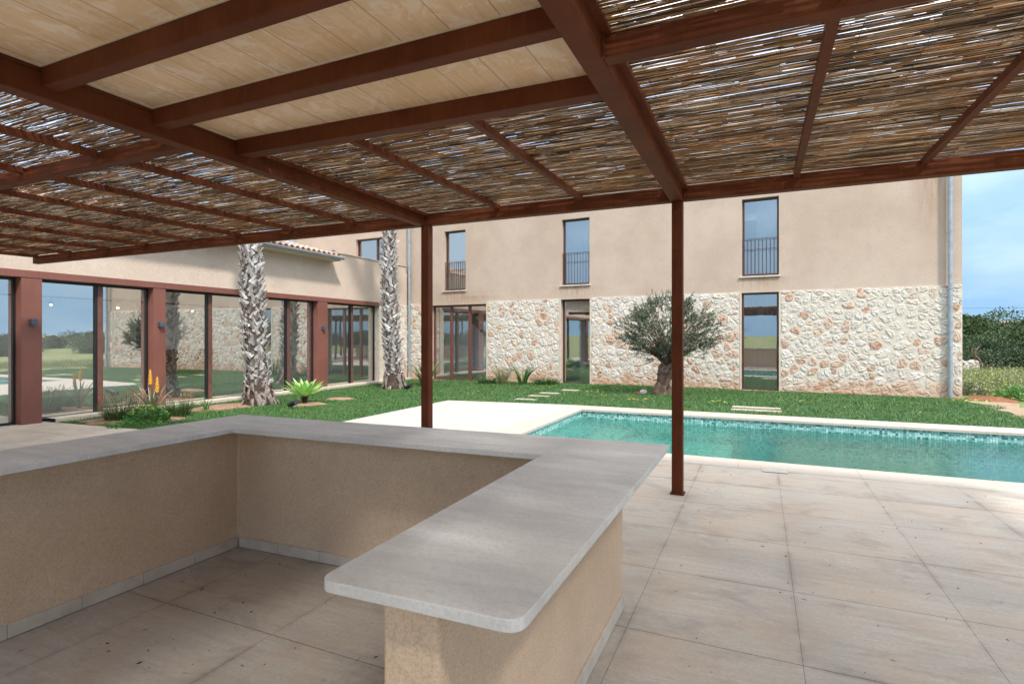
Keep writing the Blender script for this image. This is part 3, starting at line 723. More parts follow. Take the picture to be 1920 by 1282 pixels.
def tile_roof(a0, a1, run, z0, slope, y_from):    # rows of barrel tiles; ridges run along +y (up the slope)
    m = MB(); n = int((a1-a0)/.21)
    for i in range(n):
        x = a0+(i+.5)*(a1-a0)/n
        for k, (rad, off) in enumerate(((.075,.03),)):
            N = 7; L = int(run/.4)
            for j in range(L):
                ya, yb = j*.4-.02, (j+1)*.4+.03; v = []
                for y, rr in ((ya,rad),(yb,rad*.86)):
                    for q in range(N):
                        t = math.pi*q/(N-1); v.append((x+rr*math.cos(t), y_from+y, z0+y*slope+off+rr*math.sin(t)*.9))
                m.add(v, [(q,q+1,N+q+1,N+q) for q in range(N-1)])
    m.add([(a0,y_from,z0),(a1,y_from,z0),(a1,y_from+run,z0+run*slope),(a0,y_from+run,z0+run*slope)], [(0,1,2,3)])
    m.add([(a0,y_from,z0-.06),(a1,y_from,z0-.06),(a1,y_from+run,z0-.06+run*slope),(a0,y_from+run,z0-.06+run*slope)], [(3,2,1,0)])
    m.add([(a0,y_from,z0-.06),(a1,y_from,z0-.06),(a1,y_from,z0),(a0,y_from,z0)], [(0,1,2,3)])
    return m
tile_roof(HX0-.1, HX1+.15, 4.2, HTOP+.07, .3, -.3).build('roof', M['roof'], house)
m = tile_roof(HX0-.1, HX1+.15, 4.2, HTOP+.07, .3, -.3); m.v = [(x,7.6-y,z) for x,y,z in m.v]; m.f = [tuple(reversed(f)) for f in m.f]; m.build('roof', M['roof'], house)
for x in (HX1-.2, HX0+.02):
    gb = MB(); gb.add([(x,0.02,HTOP+.001),(x,7.48,HTOP+.001),(x,3.75,HTOP+1.1),(x+.18,.02,HTOP+.001),(x+.18,7.48,HTOP+.001),(x+.18,3.75,HTOP+1.1)], [(0,2,1),(3,4,5),(0,3,5,2),(1,2,5,4)])
    gb.build('gable', M['pl_house'], house)
# downpipes with brackets
def downpipe(x, z0, ztop, zs, y=-.1):
    m = MB(); m.tube([(x,y,z0),(x,y,ztop)], .05, 16)
    for z in zs: m.tube([(x,y,z-.02),(x,y,z+.02)], .056, 16)
    p = m.build('downpipe', M['zinc'], house, smooth=False)
    for z in zs:
        b = MB(); b.box(x-.085,x+.085,y-.012,y+.012,z-.008,z+.008); b.tube([(x,y,z),(x,-.0,z)], .008, 6)
        b.build('bracket', M['zinc'], p)
downpipe(4.276, -.03, 6.5, [4.12,2.70,1.29]); downpipe(-12.44, -.1, 6.5, [5.2,3.9,2.6,1.2])
ol = MB(); ol.box(-16.65,-16.45,-.12,-.001,4.95,5.15)
tag(ol.build('wall_light', M['black'], bevel=.01), 'small black box light high on the house wall above the tiled wing roof', 'wall light')
bpy.data.objects['wall_light'].matrix_world = Matrix.Translation((FP[0],FP[1],0)) @ Matrix.Rotation(math.atan2(FU[1],FU[0]),4,'Z')

# ------------------------------------------------------------------ wing
XW = -12.5; XG = -12.7
wing = root('house_wing', (XW,10,-.13), 'single-storey ochre wing with terracotta framed floor-to-ceiling glazing and gutter', 'house wing')
H0, H1 = 2.615, 2.75
wl = MB(); wl.box(-12.82,-12.52,-4.0,17.9,H1-.05,3.98); wl.box(-12.82,-12.52,13.72,17.85,3.981,4.22)
wl.build('wall', M['pl_wing'], wing)
wl = MB(); wl.box(-12.84,-12.49,13.70,17.85,4.221,4.25); wl.build('parapet_coping', M['cream'], wing, bevel=.004)
wl = MB(); wl.box(-12.83,-12.5,16.22,17.97,-.3,H1-.051); wl.build('wall', M['mortar'], wing)
m = stones(16.42, 17.95, -.25, H1-.03, 77); m.v = [(-12.5-y, x, z) for x,y,z in m.v]; m.build('stone_cladding', M['stone'], wing)
wl = MB(); wl.box(-12.85,-12.485,16.15,16.42,-.3,H0-.001); wl.build('wall', M['cream'], wing)
hd = MB(); hd.box(-12.84,-12.49,-4.0,16.16,H0,H1); hd.build('lintel', M['wmetal'], wing, bevel=.004)
PIERS = [(-3.9,-3.58),(1.1,1.42),(5.61,5.935),(8.06,8.34),(13.15,13.56)]
for a, b in PIERS:
    p = MB(); p.box(-12.86,-12.5,a,b,-.25,H0-.001); p.build('pier', M['wmetal'], wing, bevel=.006)
BAYS = [(-3.58,1.1,[-1.3]),(1.42,5.61,[3.6]),(5.935,8.06,[7.03]),(8.34,13.15,[9.58,10.87,12.12]),(13.56,16.15,[14.9])]
for a, b, ms in BAYS:
    f = MB(); z0, z1 = -.12, H0-.001
    f.box(-12.76,-12.70,a,b,z1-.05,z1); f.box(-12.76,-12.70,a,b,z0,z0+.035); f.box(-12.76,-12.70,a,a+.04,z0+.035,z1-.05); f.box(-12.76,-12.70,b-.04,b,z0+.035,z1-.05)
    fr = f.build('glazing_frame', M['black'], wing)
    f = MB()
    for y in ms: f.box(-12.77,-12.675,y-.03,y+.075,z0,z1-.05)
    f.build('mullion', M['frame_w'], fr)
    f = MB()
    for y in ms: f.box(-12.765,-12.69,y-.07,y-.031,z0+.035,z1-.05)
    f.build('gasket', M['black'], fr)
    ys = [a]+ms+[b]
    for p_, q_ in zip(ys[:-1], ys[1:]):
        g = MB(); g.add([(-12.73,p_+.02,z0+.02),(-12.73,q_-.02,z0+.02),(-12.73,q_-.02,z1-.02),(-12.73,p_+.02,z1-.02)], [(0,1,2,3)]); g.build('pane', M['glass_w'], fr)
# room behind the glass
it = MB(); it.box(-17.5,-12.78,-4,16.1,-.16,-.125); it.build('room_floor', M['grey'], wing)
it = MB(); it.box(-17.5,-12.84,-4,16.1,2.9,3.0); it.box(-17.5,-12.86,-4.1,-4.001,2.7,3.9); it.box(-17.5,-12.86,16.101,16.2,-.3,3.9)
it.build('room_ceiling', M['white'], wing)
bw = grid_wall(-4.1, 16.2, -.3, 3.9, [(10.15,10.75,1.0,2.55),(6.2,6.75,1.0,2.55),(1.8,5.2,.2,2.6),(-3.6,.6,.2,2.6)], 0, .3); bw.v = [(-17.5-y,x,z) for x,y,z in bw.v]; bw.f = [tuple(reversed(f)) for f in bw.f]
bw.build('room_wall', M['white'], wing)
for y in (10.15,6.2):
    m = MB(); a, b = y-.09, y+.69
    m.box(-17.499,-17.42,a,b,2.55,2.65); m.box(-17.499,-17.42,a,b,.9,1.0); m.box(-17.499,-17.42,a,y-.001,1.0,2.55); m.box(-17.499,-17.42,y+.601,b,1.0,2.55)
    m.build('window', M['black'], wing)
it = MB(); it.box(-17.4,-17.0,11.6,13.0,.35,1.1); it.build('fireplace', M['wood'], wing, bevel=.01)
m = MB(); m.box(-14.52,-14.48,4.5,12.5,2.38,2.42); trk = m.build('light_track', M['black'], wing)
for y in (7.05,8.45,10.4): 
    m = MB(); m.tube([(-14.5,y,2.38),(-14.5,y,2.3)], .012, 8); m.tube([(-14.46,y-.02,2.32),(-14.38,y-.06,2.22)], .04, 12); m.build('spotlight', M['white'], trk)
    m = MB(); m.tube([(-14.38,y-.06,2.219),(-14.376,y-.062,2.215)], .024, 12); m.build('lens', M['lit'], trk)
for y in (-1.5,1.8,5.0,7.05,8.45,10.4,12.6,14.8):            # three at the lit track spots, the others added to brighten the room
    L_ = bpy.data.lights.new('track_and_fill_spot', 'SPOT'); L_.energy = 17; L_.spot_size = R(150); L_.spot_blend = 1; L_.shadow_soft_size = .1; L_.color = (1,.96,.9)
    lo_ = bpy.data.objects.new('track_and_fill_spot', L_); COL.objects.link(lo_); lo_.location = (-14.6,y,2.3); lo_.rotation_euler = Vector((.75,0,1)).to_track_quat('Z','Y').to_euler()
# roof, gutter
m = tile_roof(-4.2, 13.72, 5.6, 4.03, .26, 0); m.v = [(-12.12-y, x, z) for x,y,z in m.v]; m.build('roof', M['roof'], wing)
gt = MB(); N = 9; v = []
for y in (-4.25,13.78):
    for q in range(N): t = math.pi+math.pi*q/(N-1); v.append((-12.06+.065*math.cos(t), y, 4.0+.065*math.sin(t)))
gt.add(v, [(q,q+1,N+q+1,N+q) for q in range(N-1)]+[tuple(range(N)),tuple(range(2*N-1,N-1,-1))]); gt.box(-12.0,-11.985,-4.25,13.78,3.99,4.01)
gt.build('gutter', M['zinc'], wing)
m = MB(); m.box(-12.519,-12.1,-4.2,13.715,3.9,3.965); m.build('soffit', M['pl_wing'], wing)
m = MB(); m.box(-17.8,-12.83,13.73,17.8,3.7,3.85); m.build('roof_terrace', M['cream'], wing)
m = MB(); m.box(-18.2,-17.81,-4.1,17.7,-.3,4.1); m.build('wall', M['pl_wing'], wing)

for i, (y, lab) in enumerate([(5.77,'slate blue cube wall light on the wide pier at the far left of the glazing'),(8.2,'slate blue cube wall light on the middle pier left of the nearer palm'),(13.34,'slate blue cube wall light on the pier between the two palms')]):
    r = root('wall_light', (-12.5,y,1.79), lab, 'wall light', 'cube lights on the wing piers')
    m = MB(); m.box(-12.499,-12.4,y-.05,y+.05,1.74,1.84); m.build('lamp_body', M['lamp'], r, bevel=.006)
    m = MB(); m.box(-12.47,-12.43,y-.03,y+.03,1.737,1.7395); m.build('lens', M['white'], r)

# ------------------------------------------------------------------ pergola
perg = root('pergola', (-2.1,5.49,0), 'rust brown steel pergola with reed matting and a board-marked concrete canopy', 'pergola')
YF0, YF1 = 5.44, 5.54; YB = -1.6; XR = 3.8; XL = -11.76
def beam(x0,x1,y0,y1,z0,z1,name='beam'):
    m = MB(); m.box(x0,x1,y0,y1,z0,z1); return m.build(name, M['metal'], perg, bevel=.006)
beam(XL,XR,YF0,YF1,2.80,2.935)
beam(XL,XR,YB-.1,YB,2.80,2.935)
for x0,x1 in ((-3.66,-3.55),(-.785,-.67),(XR-.1,XR)): beam(x0,x1,YB,YF0-.001,2.797,2.935)
beam(XL,XL+.1,YB,2.5,2.80,2.93)
for x0,x1 in ((XL+.101,-3.661),(-.669,XR-.101)): beam(x0,x1,2.52,2.61,2.80,2.90)
# beams under the concrete canopy
for ya, yb in ((-1.15,-1.07),(-.55,-.47),(.42,.50),(1.03,1.11),(1.68,1.76),(2.28,2.37)): beam(-3.549,-.786,ya,yb,2.85,2.965)
m = MB(); m.add([(-3.549,2.90,2.85),(-.786,2.99,2.85),(-.786,3.09,2.85),(-3.549,3.0,2.85),(-3.549,2.90,2.965),(-.786,2.99,2.965),(-.786,3.09,2.965),(-3.549,3.0,2.965)], [(0,3,2,1),(4,5,6,7),(0,1,5,4),(1,2,6,5),(2,3,7,6),(3,0,4,7)])
m.build('beam', M['metal'], perg, bevel=.005)
m = MB(); m.box(-3.655,-.675,YB+.01,3.04,2.966,3.12); m.build('canopy_slab', M['slab'], perg)
for x0, x1 in ((-3.66,-3.55),(-.785,-.67)): beam(x0+.002,x1-.002,YB+.002,3.035,2.936,2.9655,'packer')
# thin cream bead where the slab meets the steel
m = MB()
for ya, yb in ((.42,.50),(1.03,1.11),(1.68,1.76),(2.28,2.37)):
    m.box(-3.548,-.787,ya-.008,ya-.001,2.957,2.9655)
m.box(-3.549,-3.541,YB+.1,2.89,2.957,2.9655); m.build('mortar_bead', M['cream'], perg)
for x0,x1,mz in ((-.669,-.625,0),(-3.70,-3.661,0),(-3.549,-3.51,3.12),(-.83,-.786,3.12)):
    m = MB(); m.box(x0,x1,max(YB,mz),YF0-.002,2.9,2.934); m.build('ledge_angle', M['metal'], perg)
def zr(y): return 2.895+.012*(y-2.5)
def rafter(x, y0, y1, w_=.05):
    m = MB(); m.bar((x,y0,zr(y0)-.012),(x,y1,zr(y1)-.012),w_,.05); m.build('rafter', M['metal'], perg, bevel=.003)
for x in (-2.615,-1.675): rafter(x, 3.06, YF0-.001)
for x in (.29,1.21,2.13,3.05): rafter(x, 2.612, YF0-.001); rafter(x, YB+.001, 2.519)
for x in (-4.58,-5.6,-6.6,-7.56,-8.6,-9.55,-10.6,-11.6):
    rafter(x, 2.612, YF0-.001)
    if x > -11.5: rafter(x, YB+.001, 2.519)
for x, y in ((-.722,5.49),(-3.56,5.49),(-.722,-1.65),(-3.6,-1.65),(XR-.05,5.49),(XR-.05,-1.65),(XL+.05,-1.65)):
    m = MB(); m.box(x-.05,x+.05,y-.049,y+.049,ground(x)+.004,2.7965); p = m.build('post', M['metal'], perg, bevel=.004)
    m = MB(); m.box(x-.065,x+.065,y-.065,y+.065,ground(x)+.001,ground(x)+.012); m.build('base_plate', M['metal'], p)
# cleat at the junction on the right-hand beam
m = MB(); m.box(-.6695,-.655,2.49,2.515,2.79,2.9); m.build('cleat', M['metal'], perg)

def reeds(x0, x1, y0, y1, name='reed_mat'):
    A = []; B = []; Rr = []
    step = .0054
    for lay in range(2):
        y = y0+.0027*lay
        while y < y1:
            dens = noise.noise(Vector((0, y*5, lay*9.)))
            x = x0-rnd.uniform(0,.6)
            while x < x1:
                L = rnd.uniform(.12,.8)
                pp = .25 if lay == 0 else .47
                if rnd.random() > pp+.3*noise.noise(Vector((x*1.2, y*7, 5.+lay)))+.05*dens:
                    yy = y+rnd.gauss(0,.003); sl_ = rnd.gauss(0,.006); xa, xb = max(x,x0), min(x+L,x1)
                    if xb-xa > .03:
                        z = .005+lay*.009+rnd.uniform(0,.007)
                        A.append((xa,yy,zr(yy)+.016+z)); B.append((xb,yy+sl_*(xb-xa)*2,zr(yy)+.016+z+rnd.uniform(-.004,.004))); Rr.append(rnd.uniform(.0016,.0036))
                x += L+rnd.uniform(0,.02)
            y += step*rnd.uniform(.8,1.2)
    A = np.array(A); B = np.array(B); Rr = np.array(Rr)[:,None]; n = len(A)
    A[:,1] = np.clip(A[:,1], y0, y1); B[:,1] = np.clip(B[:,1], y0, y1)
    Mid = (A+B)/2; Mid[:,1] += rng.normal(0,.0025,n); Mid[:,2] += rng.normal(0,.002,n)
    rows = []
    for C in (A,Mid,B):
        for k in range(5):
            t = 2*math.pi*k/5+.3; rows.append(C+np.array([[0,math.cos(t),math.sin(t)]])*Rr)
    V = np.stack(rows,1).reshape(-1,3); b = (np.arange(n)*15)[:,None]
    F = np.concatenate([b+np.array([[s_*5+k, s_*5+(k+1)%5, (s_+1)*5+(k+1)%5, (s_+1)*5+k]]) for s_ in (0,1) for k in range(5)], 0)
    mat_o = link(name, np_mesh(name, V, F, True), M['reed'], perg)
    m = MB(); x = x0+.1
    while x < x1:
        m.bar((x,y0,zr(y0)+.012),(x+rnd.uniform(-.03,.03),y1,zr(y1)+.012),.0018,.0018); x += rnd.uniform(.3,.36)
    m.build('tie_wire', M['black'], mat_o)
    return mat_o
reeds(-3.545,-.79,3.06,YF0+.05)
reeds(-.66,XR-.02,2.53,YF0+.05); reeds(-.66,XR-.02,YB,2.525)
reeds(XL+.02,-3.665,2.53,YF0+.05); reeds(XL+.02,-3.665,YB,2.525)

# ------------------------------------------------------------------ bar counter
bar = root('bar_counter', (-2.1,2.0,0), 'three-sided ochre rendered outdoor bar with a grey limestone worktop', 'bar counter')
def yi(x): return 2.812+.037*(x+3.42)
m = MB(); m.prism([(-3.56,1.13),(-3.42,1.13),(-3.42,yi(-3.42)),(-.865,yi(-.865)),(-.865,1.13),(-.70,1.13),(-.70,3.07),(-3.56,2.955)], .004, .868)
m.build('wall', M['pl_bar'], bar, bevel=.014, seg=3)
def rc(cx, cy, r, a0, a1, n=5): return [(cx+r*math.cos(R(a0+(a1-a0)*i/n)), cy+r*math.sin(R(a0+(a1-a0)*i/n))) for i in range(n+1)]
front = rc(-.967,1.093,.038,180,270)+rc(-.503,1.107,.042,270,360)
m = MB(); m.prism([(-3.69,1.06),(-3.15,1.06),(-3.165,2.56),(-2.351,2.5865),(-2.351,3.1),(-3.675,3.045)], .87, .90); m.build('worktop', M['work'], bar, bevel=.003, seg=2)
m = MB(); m.prism([(-2.349,2.587),(-1.018,2.637)]+front+[(-.463,3.18),(-2.349,3.1005)], .87, .90); m.build('worktop', M['work'], bar, bevel=.003, seg=2)
m = MB()
def skirt_run(a, b, n, t, side):
    a = Vector(a); b = Vector(b); dd = (b-a); u = dd.normalized(); nn = Vector((-u.y,u.x))*side
    for i in range(n):
        p = a+dd*(i/n)+u*.0015; q = a+dd*((i+1)/n)-u*.0015
        m.prism([p, q, q+nn*t, p+nn*t] if side < 0 else [p+nn*t, q+nn*t, q, p][::1], .004, .074)
m2 = m
skirt_run((-3.4195,1.14),(-3.4195,2.80),5,.013,-1)
skirt_run((-3.40,yi(-3.4)-.0005),(-.88,yi(-.88)-.0005),7,.013,-1)
skirt_run((-.6995,1.14),(-.6995,3.06),4,.013,-1)
m.build('skirting', M['skirt'], bar, bevel=.002)

# ------------------------------------------------------------------ litter on the paving
LP = []; LD = []
for _ in range(330):
    if rnd.random() < .35: x, y = rnd.uniform(-3.35,-.95), rnd.uniform(.9,2.75)
    else: x, y = rnd.uniform(-.6,3.4), rnd.uniform(1.5,6.7)
    LP.append((x,y,.006)); a = rnd.uniform(0,6.28); LD.append((math.cos(a),math.sin(a),.15))
for _ in range(60): LP.append((rnd.uniform(-6.7,-3.9),rnd.uniform(7,11.5),.0)); a = rnd.uniform(0,6.28); LD.append((math.cos(a),math.sin(a),.2))
n = len(LP); V, F = leaf_quads(np.array(LP), np.array(LD), rng.choice([.008,.012,.02,.035], n), rng.uniform(.003,.009,n))
V[:,2] = np.maximum(V[:,2], np.array([ground(x) for x in V[:,0]])+.004)
tag(link('leaf_litter', np_mesh('leaf_litter', V, F), M['litter']), 'dark seeds and dry leaf bits scattered on the paving', 'litter', kind='stuff')

# ------------------------------------------------------------------ palms
def palm(x, y, r_base, r_top, lean, label, seed):
    z0 = ground(x)-.03; rr = random.Random(seed); Ht = 7.6
    r = root('palm_tree', (x,y,z0), label, 'palm tree', 'palm trees on the lawn')
    def axis(h): return Vector((x+lean[0]*h+.04*math.sin(h*1.1+seed), y+lean[1]*h, z0+h))
    def rad(h): return r_top+(r_base-r_top)*math.exp(-h/.42)+.05*math.exp(-((h-1.9)/1.3)**2)
    hs = [i*.15 for i in range(int(Ht/.15)+1)]
    m = MB(); m.tube([axis(h) for h in hs], [rad(h)*.86 for h in hs], 18); m.build('trunk', M['core'], r, smooth=True)
    m = MB(); h = .42; k = 0
    while h < Ht-.2:
        ang = k*2.39996+rr.uniform(-.25,.25); c = axis(h); R0 = rad(h)*.84
        out = Vector((math.cos(ang),math.sin(ang),0)); tan = Vector((-out.y,out.x,0))*rr.choice([-1,1])
        L = rr.uniform(.13,.24)*(1.05 if h > .8 else .8); w0 = rr.uniform(.085,.15); sw = rr.uniform(.2,.95); fl = rr.uniform(.06,.28) if h > .7 else rr.uniform(.05,.2)
        if rr.random() < .12: fl += .25
        dirn = (Vector((0,0,1))*.85+tan*sw+out*fl).normalized(); wid = dirn.cross(out).normalized()
        th = .014; v = []; S = 4
        for s_ in range(S+1):
            t = s_/S; ww = w0*(1-.72*t**1.4)+(.01 if s_ == S else 0); p = c+out*(R0-.01)+dirn*(L*t)+out*(.05*t*t)
            cc = .03*(1-t)
            for u_, o_ in ((-1,0),(0,1),(1,0)): v.append(p+wid*(ww*.5*u_)+out*(o_*cc+th))
            v.append(p-out*.006)
        f = []
        for s_ in range(S):
            a = s_*4; b = a+4; f += [(a,a+1,b+1,b),(a+1,a+2,b+2,b+1),(a+2,a+3,b+3,b+2),(a+3,a,b,b+3)]
        f.append((S*4,S*4+1,S*4+2,S*4+3)); m.add(v, f)
        k += 1; h += .0095
    m.build('leaf_bases', M['boot'], r)
    # shaggy root skirt of curling old bases and fibres
    m = MB()
    for i in range(46):
        ang = rr.uniform(0,6.28); h = rr.uniform(.12,.62); out = Vector((math.cos(ang),math.sin(ang),0)); tan = Vector((-out.y,out.x,0)); c = axis(h)
        L = rr.uniform(.15,.34); a0 = rad(h)*.9; pts_ = []; sw = rr.uniform(-.5,.5)
        for s_ in range(5):
            t = s_/4; hh = max(.0, h-L*t); pts_.append(c+Vector((0,0,hh-h))+out*(rad(hh)*.9-a0+a0+.02+.035*math.sin(t*3))+tan*(sw*L*t))
        v = []; f = []
        for s_, p in enumerate(pts_):
            ww = rr.uniform(.03,.045)*(1-.3*abs(s_/4-.4)); v += [p-tan*ww, p+out*.018, p+tan*ww]
        for s_ in range(4): a = s_*3; f += [(a,a+1,a+4,a+3),(a+1,a+2,a+5,a+4)]
        m.add(v, f)
    m.build('root_skirt', M['skirtp'], r)
    m = MB()
    for i in range(240):
        ang = rr.uniform(0,6.28); h = rr.uniform(.02,.6); out = Vector((math.cos(ang),math.sin(ang),0)); tan = Vector((-out.y,out.x,0)); c = axis(h); sw = rr.uniform(-.6,.6); L = rr.uniform(.08,.25)
        P0 = [c+out*(rad(h)*.88+.01+.045*math.sin(t*3.1))+tan*(sw*L*t)+Vector((0,0,rr.uniform(-.8,.2)*L*t)) for t in (0,.33,.66,1)]
        m.tube(P0, [.004,.004,.003,.002], 3, False)
    m.build('fibre', M['core'], r)
    top = axis(Ht); m = MB()
    for i in range(34):                            # fan fronds high above
        ang = i*2.39996; el = 1.35-2.3*(i/34)+rr.uniform(-.1,.1); out = Vector((math.cos(ang),math.sin(ang),0))
        dv = out*math.cos(el)+Vector((0,0,1))*math.sin(el); hub = top+dv*rr.uniform(.8,1.1)
        m.tube([top, (top+hub)/2+Vector((0,0,.05)), hub], [.022,.016,.01], 4, False)
        wid = dv.cross(Vector((0,0,1))); wid = wid.normalized() if wid.length > .1 else Vector((1,0,0)); up = wid.cross(dv)
        for j in range(17):
            b = (j-8)/8*1.45; d2 = (dv*math.cos(b)+wid*math.sin(b)+up*rr.uniform(-.05,.15)).normalized(); sd = d2.cross(up).normalized(); L = .85*(1-.25*abs(b)/1.45)
            tip = hub+d2*L+Vector((0,0,-.18*L)); mid = hub+d2*L*.5
            m.add([hub, mid-sd*.028, tip, mid+sd*.028], [(0,1,2,3)])
    m.build('crown', M['frond'], r)
palm(-10.93, 9.6, .44, .205, (-.075,-.02), 'thick grey palm trunk with jagged leaf bases, nearer of the two palms', 3)
palm(-10.5, 14.3, .40, .185, (-.035,-.01), 'palm trunk with jagged leaf bases by the house corner, farther of the two palms', 8)

# ------------------------------------------------------------------ olive tree
def olive():
    bx, by = -2.42, 15.05; r = root('olive_tree', (bx,by,-.02), 'old olive tree with gnarled trunk and grey-green crown before the stone wall', 'olive tree'); rr = random.Random(5)
    m = MB(); pts_ = [(0,0,0),(.02,0,.14),(.06,0,.3),(.1,0,.46),(.14,0,.62),(.2,.02,.78),(.24,.02,.9)]; rads = [.25,.2,.17,.165,.18,.2,.17]
    n = 36; base = len(m.v)
    for i in range(25):
        t = i/24*6; k = min(int(t),5); q = t-k; p = Vector(pts_[k]).lerp(Vector(pts_[k+1]), q); ra = rads[k]*(1-q)+rads[k+1]*q
        for j in range(n):
            a = 2*math.pi*j/n; g = 1+.16*math.sin(3*a+p.z*4+.5)+.12*math.sin(5*a-p.z*6)+.34*noise.noise(Vector((math.cos(a)*2.2,math.sin(a)*2.2,p.z*4)))+.2*noise.noise(Vector((math.cos(a)*6,math.sin(a)*6,p.z*9)))
            m.v.append((bx+p.x+ra*g*math.cos(a), by+p.y+ra*g*math.sin(a), -.02+p.z))
    for i in range(24):
        for j in range(n): m.f.append((i*n+j,i*n+(j+1)%n,(i+1)*n+(j+1)%n,(i+1)*n+j))
    m.build('trunk', M['bark'], r, smooth=True)
    cx, cy, cz = bx+.22, by+.02, 1.62
    m = MB(); P_ = []; D_ = []
    tips = []
    for i in range(160):
        u = rr.uniform(-1,1); a = rr.uniform(0,6.283); s_ = math.sqrt(1-u*u); k = rr.uniform(.35,1)**.5
        ex = 1.32 if math.cos(a) < 0 else 1.2
        p = Vector((cx+ex*k*s_*math.cos(a), cy+1.0*k*s_*math.sin(a), cz+(.84 if u > 0 else .68)*k*u))
        if p.z < .98: p.z = .98+rr.uniform(0,.2)
        if noise.noise(Vector((p.x*1.7, p.y*1.7, p.z*2.1))) > .3 and k > .65: continue
        tips.append(p)
    start = Vector((bx+.24,by+.02,.82))
    for p in tips:
        mid = start.lerp(p, .5)+Vector((rr.uniform(-.1,.1),rr.uniform(-.1,.1),rr.uniform(-.05,.12)))
        m.tube([start+Vector((rr.uniform(-.12,.12),rr.uniform(-.1,.1),0)), mid, p], [.02,.009,.003], 4, False)
        dirc = (p-Vector((cx,cy,cz-.5))).normalized()
        for _ in range(7):
            dv = (dirc+Vector((rr.gauss(0,.5),rr.gauss(0,.5),rr.gauss(.15,.45)))).normalized(); L = rr.uniform(.16,.36); q = p+Vector((rr.gauss(0,.08),rr.gauss(0,.08),rr.gauss(0,.08)))
            m.tube([q, q+dv*L], [.004,.002], 3, False)
            for j in range(30):
                t = (j+.5)/30; P_.append(tuple(q+dv*(L*t))); e = dv*.9+Vector((rr.gauss(0,.6),rr.gauss(0,.6),rr.gauss(0,.6))); D_.append(tuple(e))
    for bs in ((-.55,.1),(.55,.05),(.1,.5),(-.1,-.45)): m.tube([(bx+.2,by,.75),(bx+.2+bs[0]*.5,by+bs[1]*.5,1.0),(bx+.2+bs[0]*1.3,by+bs[1],1.25)], [.1,.06,.03], 8)
    m.build('branches', M['bark'], r, smooth=True)
    n = len(P_); V, F = leaf_quads(np.array(P_), np.array(D_), rng.uniform(.045,.075,n), rng.uniform(.012,.019,n))
    link('crown', np_mesh('olive_crown', V, F), M['olive'], r)
olive()
def rock(x, y, z, s, label, mat=None):
    m = MB(); n = 8
    for i in range(6):
        ph = math.pi*i/5
        for j in range(n):
            a = 2*math.pi*j/n; k = s*(1+.35*noise.noise(Vector((x*9+math.cos(a)*1.3,y*7+math.sin(a)*1.3,ph))))
            m.v.append((x+k*math.sin(ph)*math.cos(a), y+k*math.sin(ph)*math.sin(a), z+k*.7*math.cos(ph)))
    for i in range(5):
        for j in range(n): m.f.append((i*n+j,i*n+(j+1)%n,(i+1)*n+(j+1)%n,(i+1)*n+j))
    return tag(m.build('rock', mat or M['rock'], smooth=False), label, 'rock')
rock(-2.84,14.85,.04,.1,'pale grey stone lying at the foot of the olive trunk'); rock(-2.98,14.8,.0,.08,'brown stone beside the pale one by the olive trunk', M['red_soil'])

# ------------------------------------------------------------------ garden plants
def disc_P(x, y, rad, n, z=None):
    a = rng.uniform(0,2*np.pi,n); k = rad*np.sqrt(rng.uniform(0,1,n)); X = x+k*np.cos(a); Y = y+k*np.sin(a)
    return np.stack([X,Y,np.full(n, ground(x)-.01 if z is None else z)],1), a
def clump(name, x, y, rad, n, h, w_, lean, mat, label, cat, group=None, seg=4, stalks=0, sh=0, fmat=None, fs=.01, z=None):
    r = root(name, (x,y,ground(x)), label, cat, group)
    P, a = disc_P(x, y, rad, n, z); V, F = blades(P, rng.uniform(h*.6,h,n), rng.uniform(w_*.7,w_,n), rng.uniform(lean*.3,lean,n), seg, a+rng.normal(0,.4,n))
    link('foliage', np_mesh('foliage', V, F, False), mat, r)
    if stalks:
        m = MB(); fl = MB()
        for i in range(stalks):
            aa = rnd.uniform(0,6.28); k = rad*math.sqrt(rnd.random()); px, py = x+k*math.cos(aa), y+k*math.sin(aa); H_ = rnd.uniform(sh*.65,sh); o_ = rnd.uniform(.05,.4)*H_
            tip = Vector((px+o_*math.cos(aa), py+o_*math.sin(aa), P[0][2]+H_)); m.tube([(px,py,P[0][2]),(px+o_*.4*math.cos(aa),py+o_*.4*math.sin(aa),P[0][2]+H_*.6),tip], .0025, 3, False)
            for j in range(7):
                c = tip+Vector((rnd.gauss(0,fs*.8),rnd.gauss(0,fs*.8),rnd.uniform(-.045,.01))); d_ = [Vector((rnd.gauss(0,1),rnd.gauss(0,1),rnd.gauss(0,1))).normalized()*fs*.8 for _ in range(2)]
                fl.add([c-d_[0],c-d_[1],c+d_[0],c+d_[1]], [(0,1,2,3)])
        m.build('stalks', M['stalk'], r); fl.build('flowers', fmat, r)
    return r
G1 = 'planted flower bed clumps'
clump('flowering_clump', -11.35, 6.72, .3, 520, .42, .011, 1.0, M['bulb'], 'large clump of thin green leaves under many orange flowers, leftmost in the bed', 'flower clump', G1, 4, 55, .6, M['orange'])
clump('flowering_clump', -10.85, 7.42, .27, 520, .38, .011, 1.0, M['bulb'], 'green tufted clump with few orange flowers beside the agave-like aloe', 'flower clump', G1, 4, 24, .5, M['orange'])
clump('flowering_clump', -11.75, 8.35, .1, 60, .3, .012, 1.0, M['bulb'], 'small sparse tuft with reddish flowers on the bare soil', 'flower clump', G1, 4, 10, .4, M['orange'])
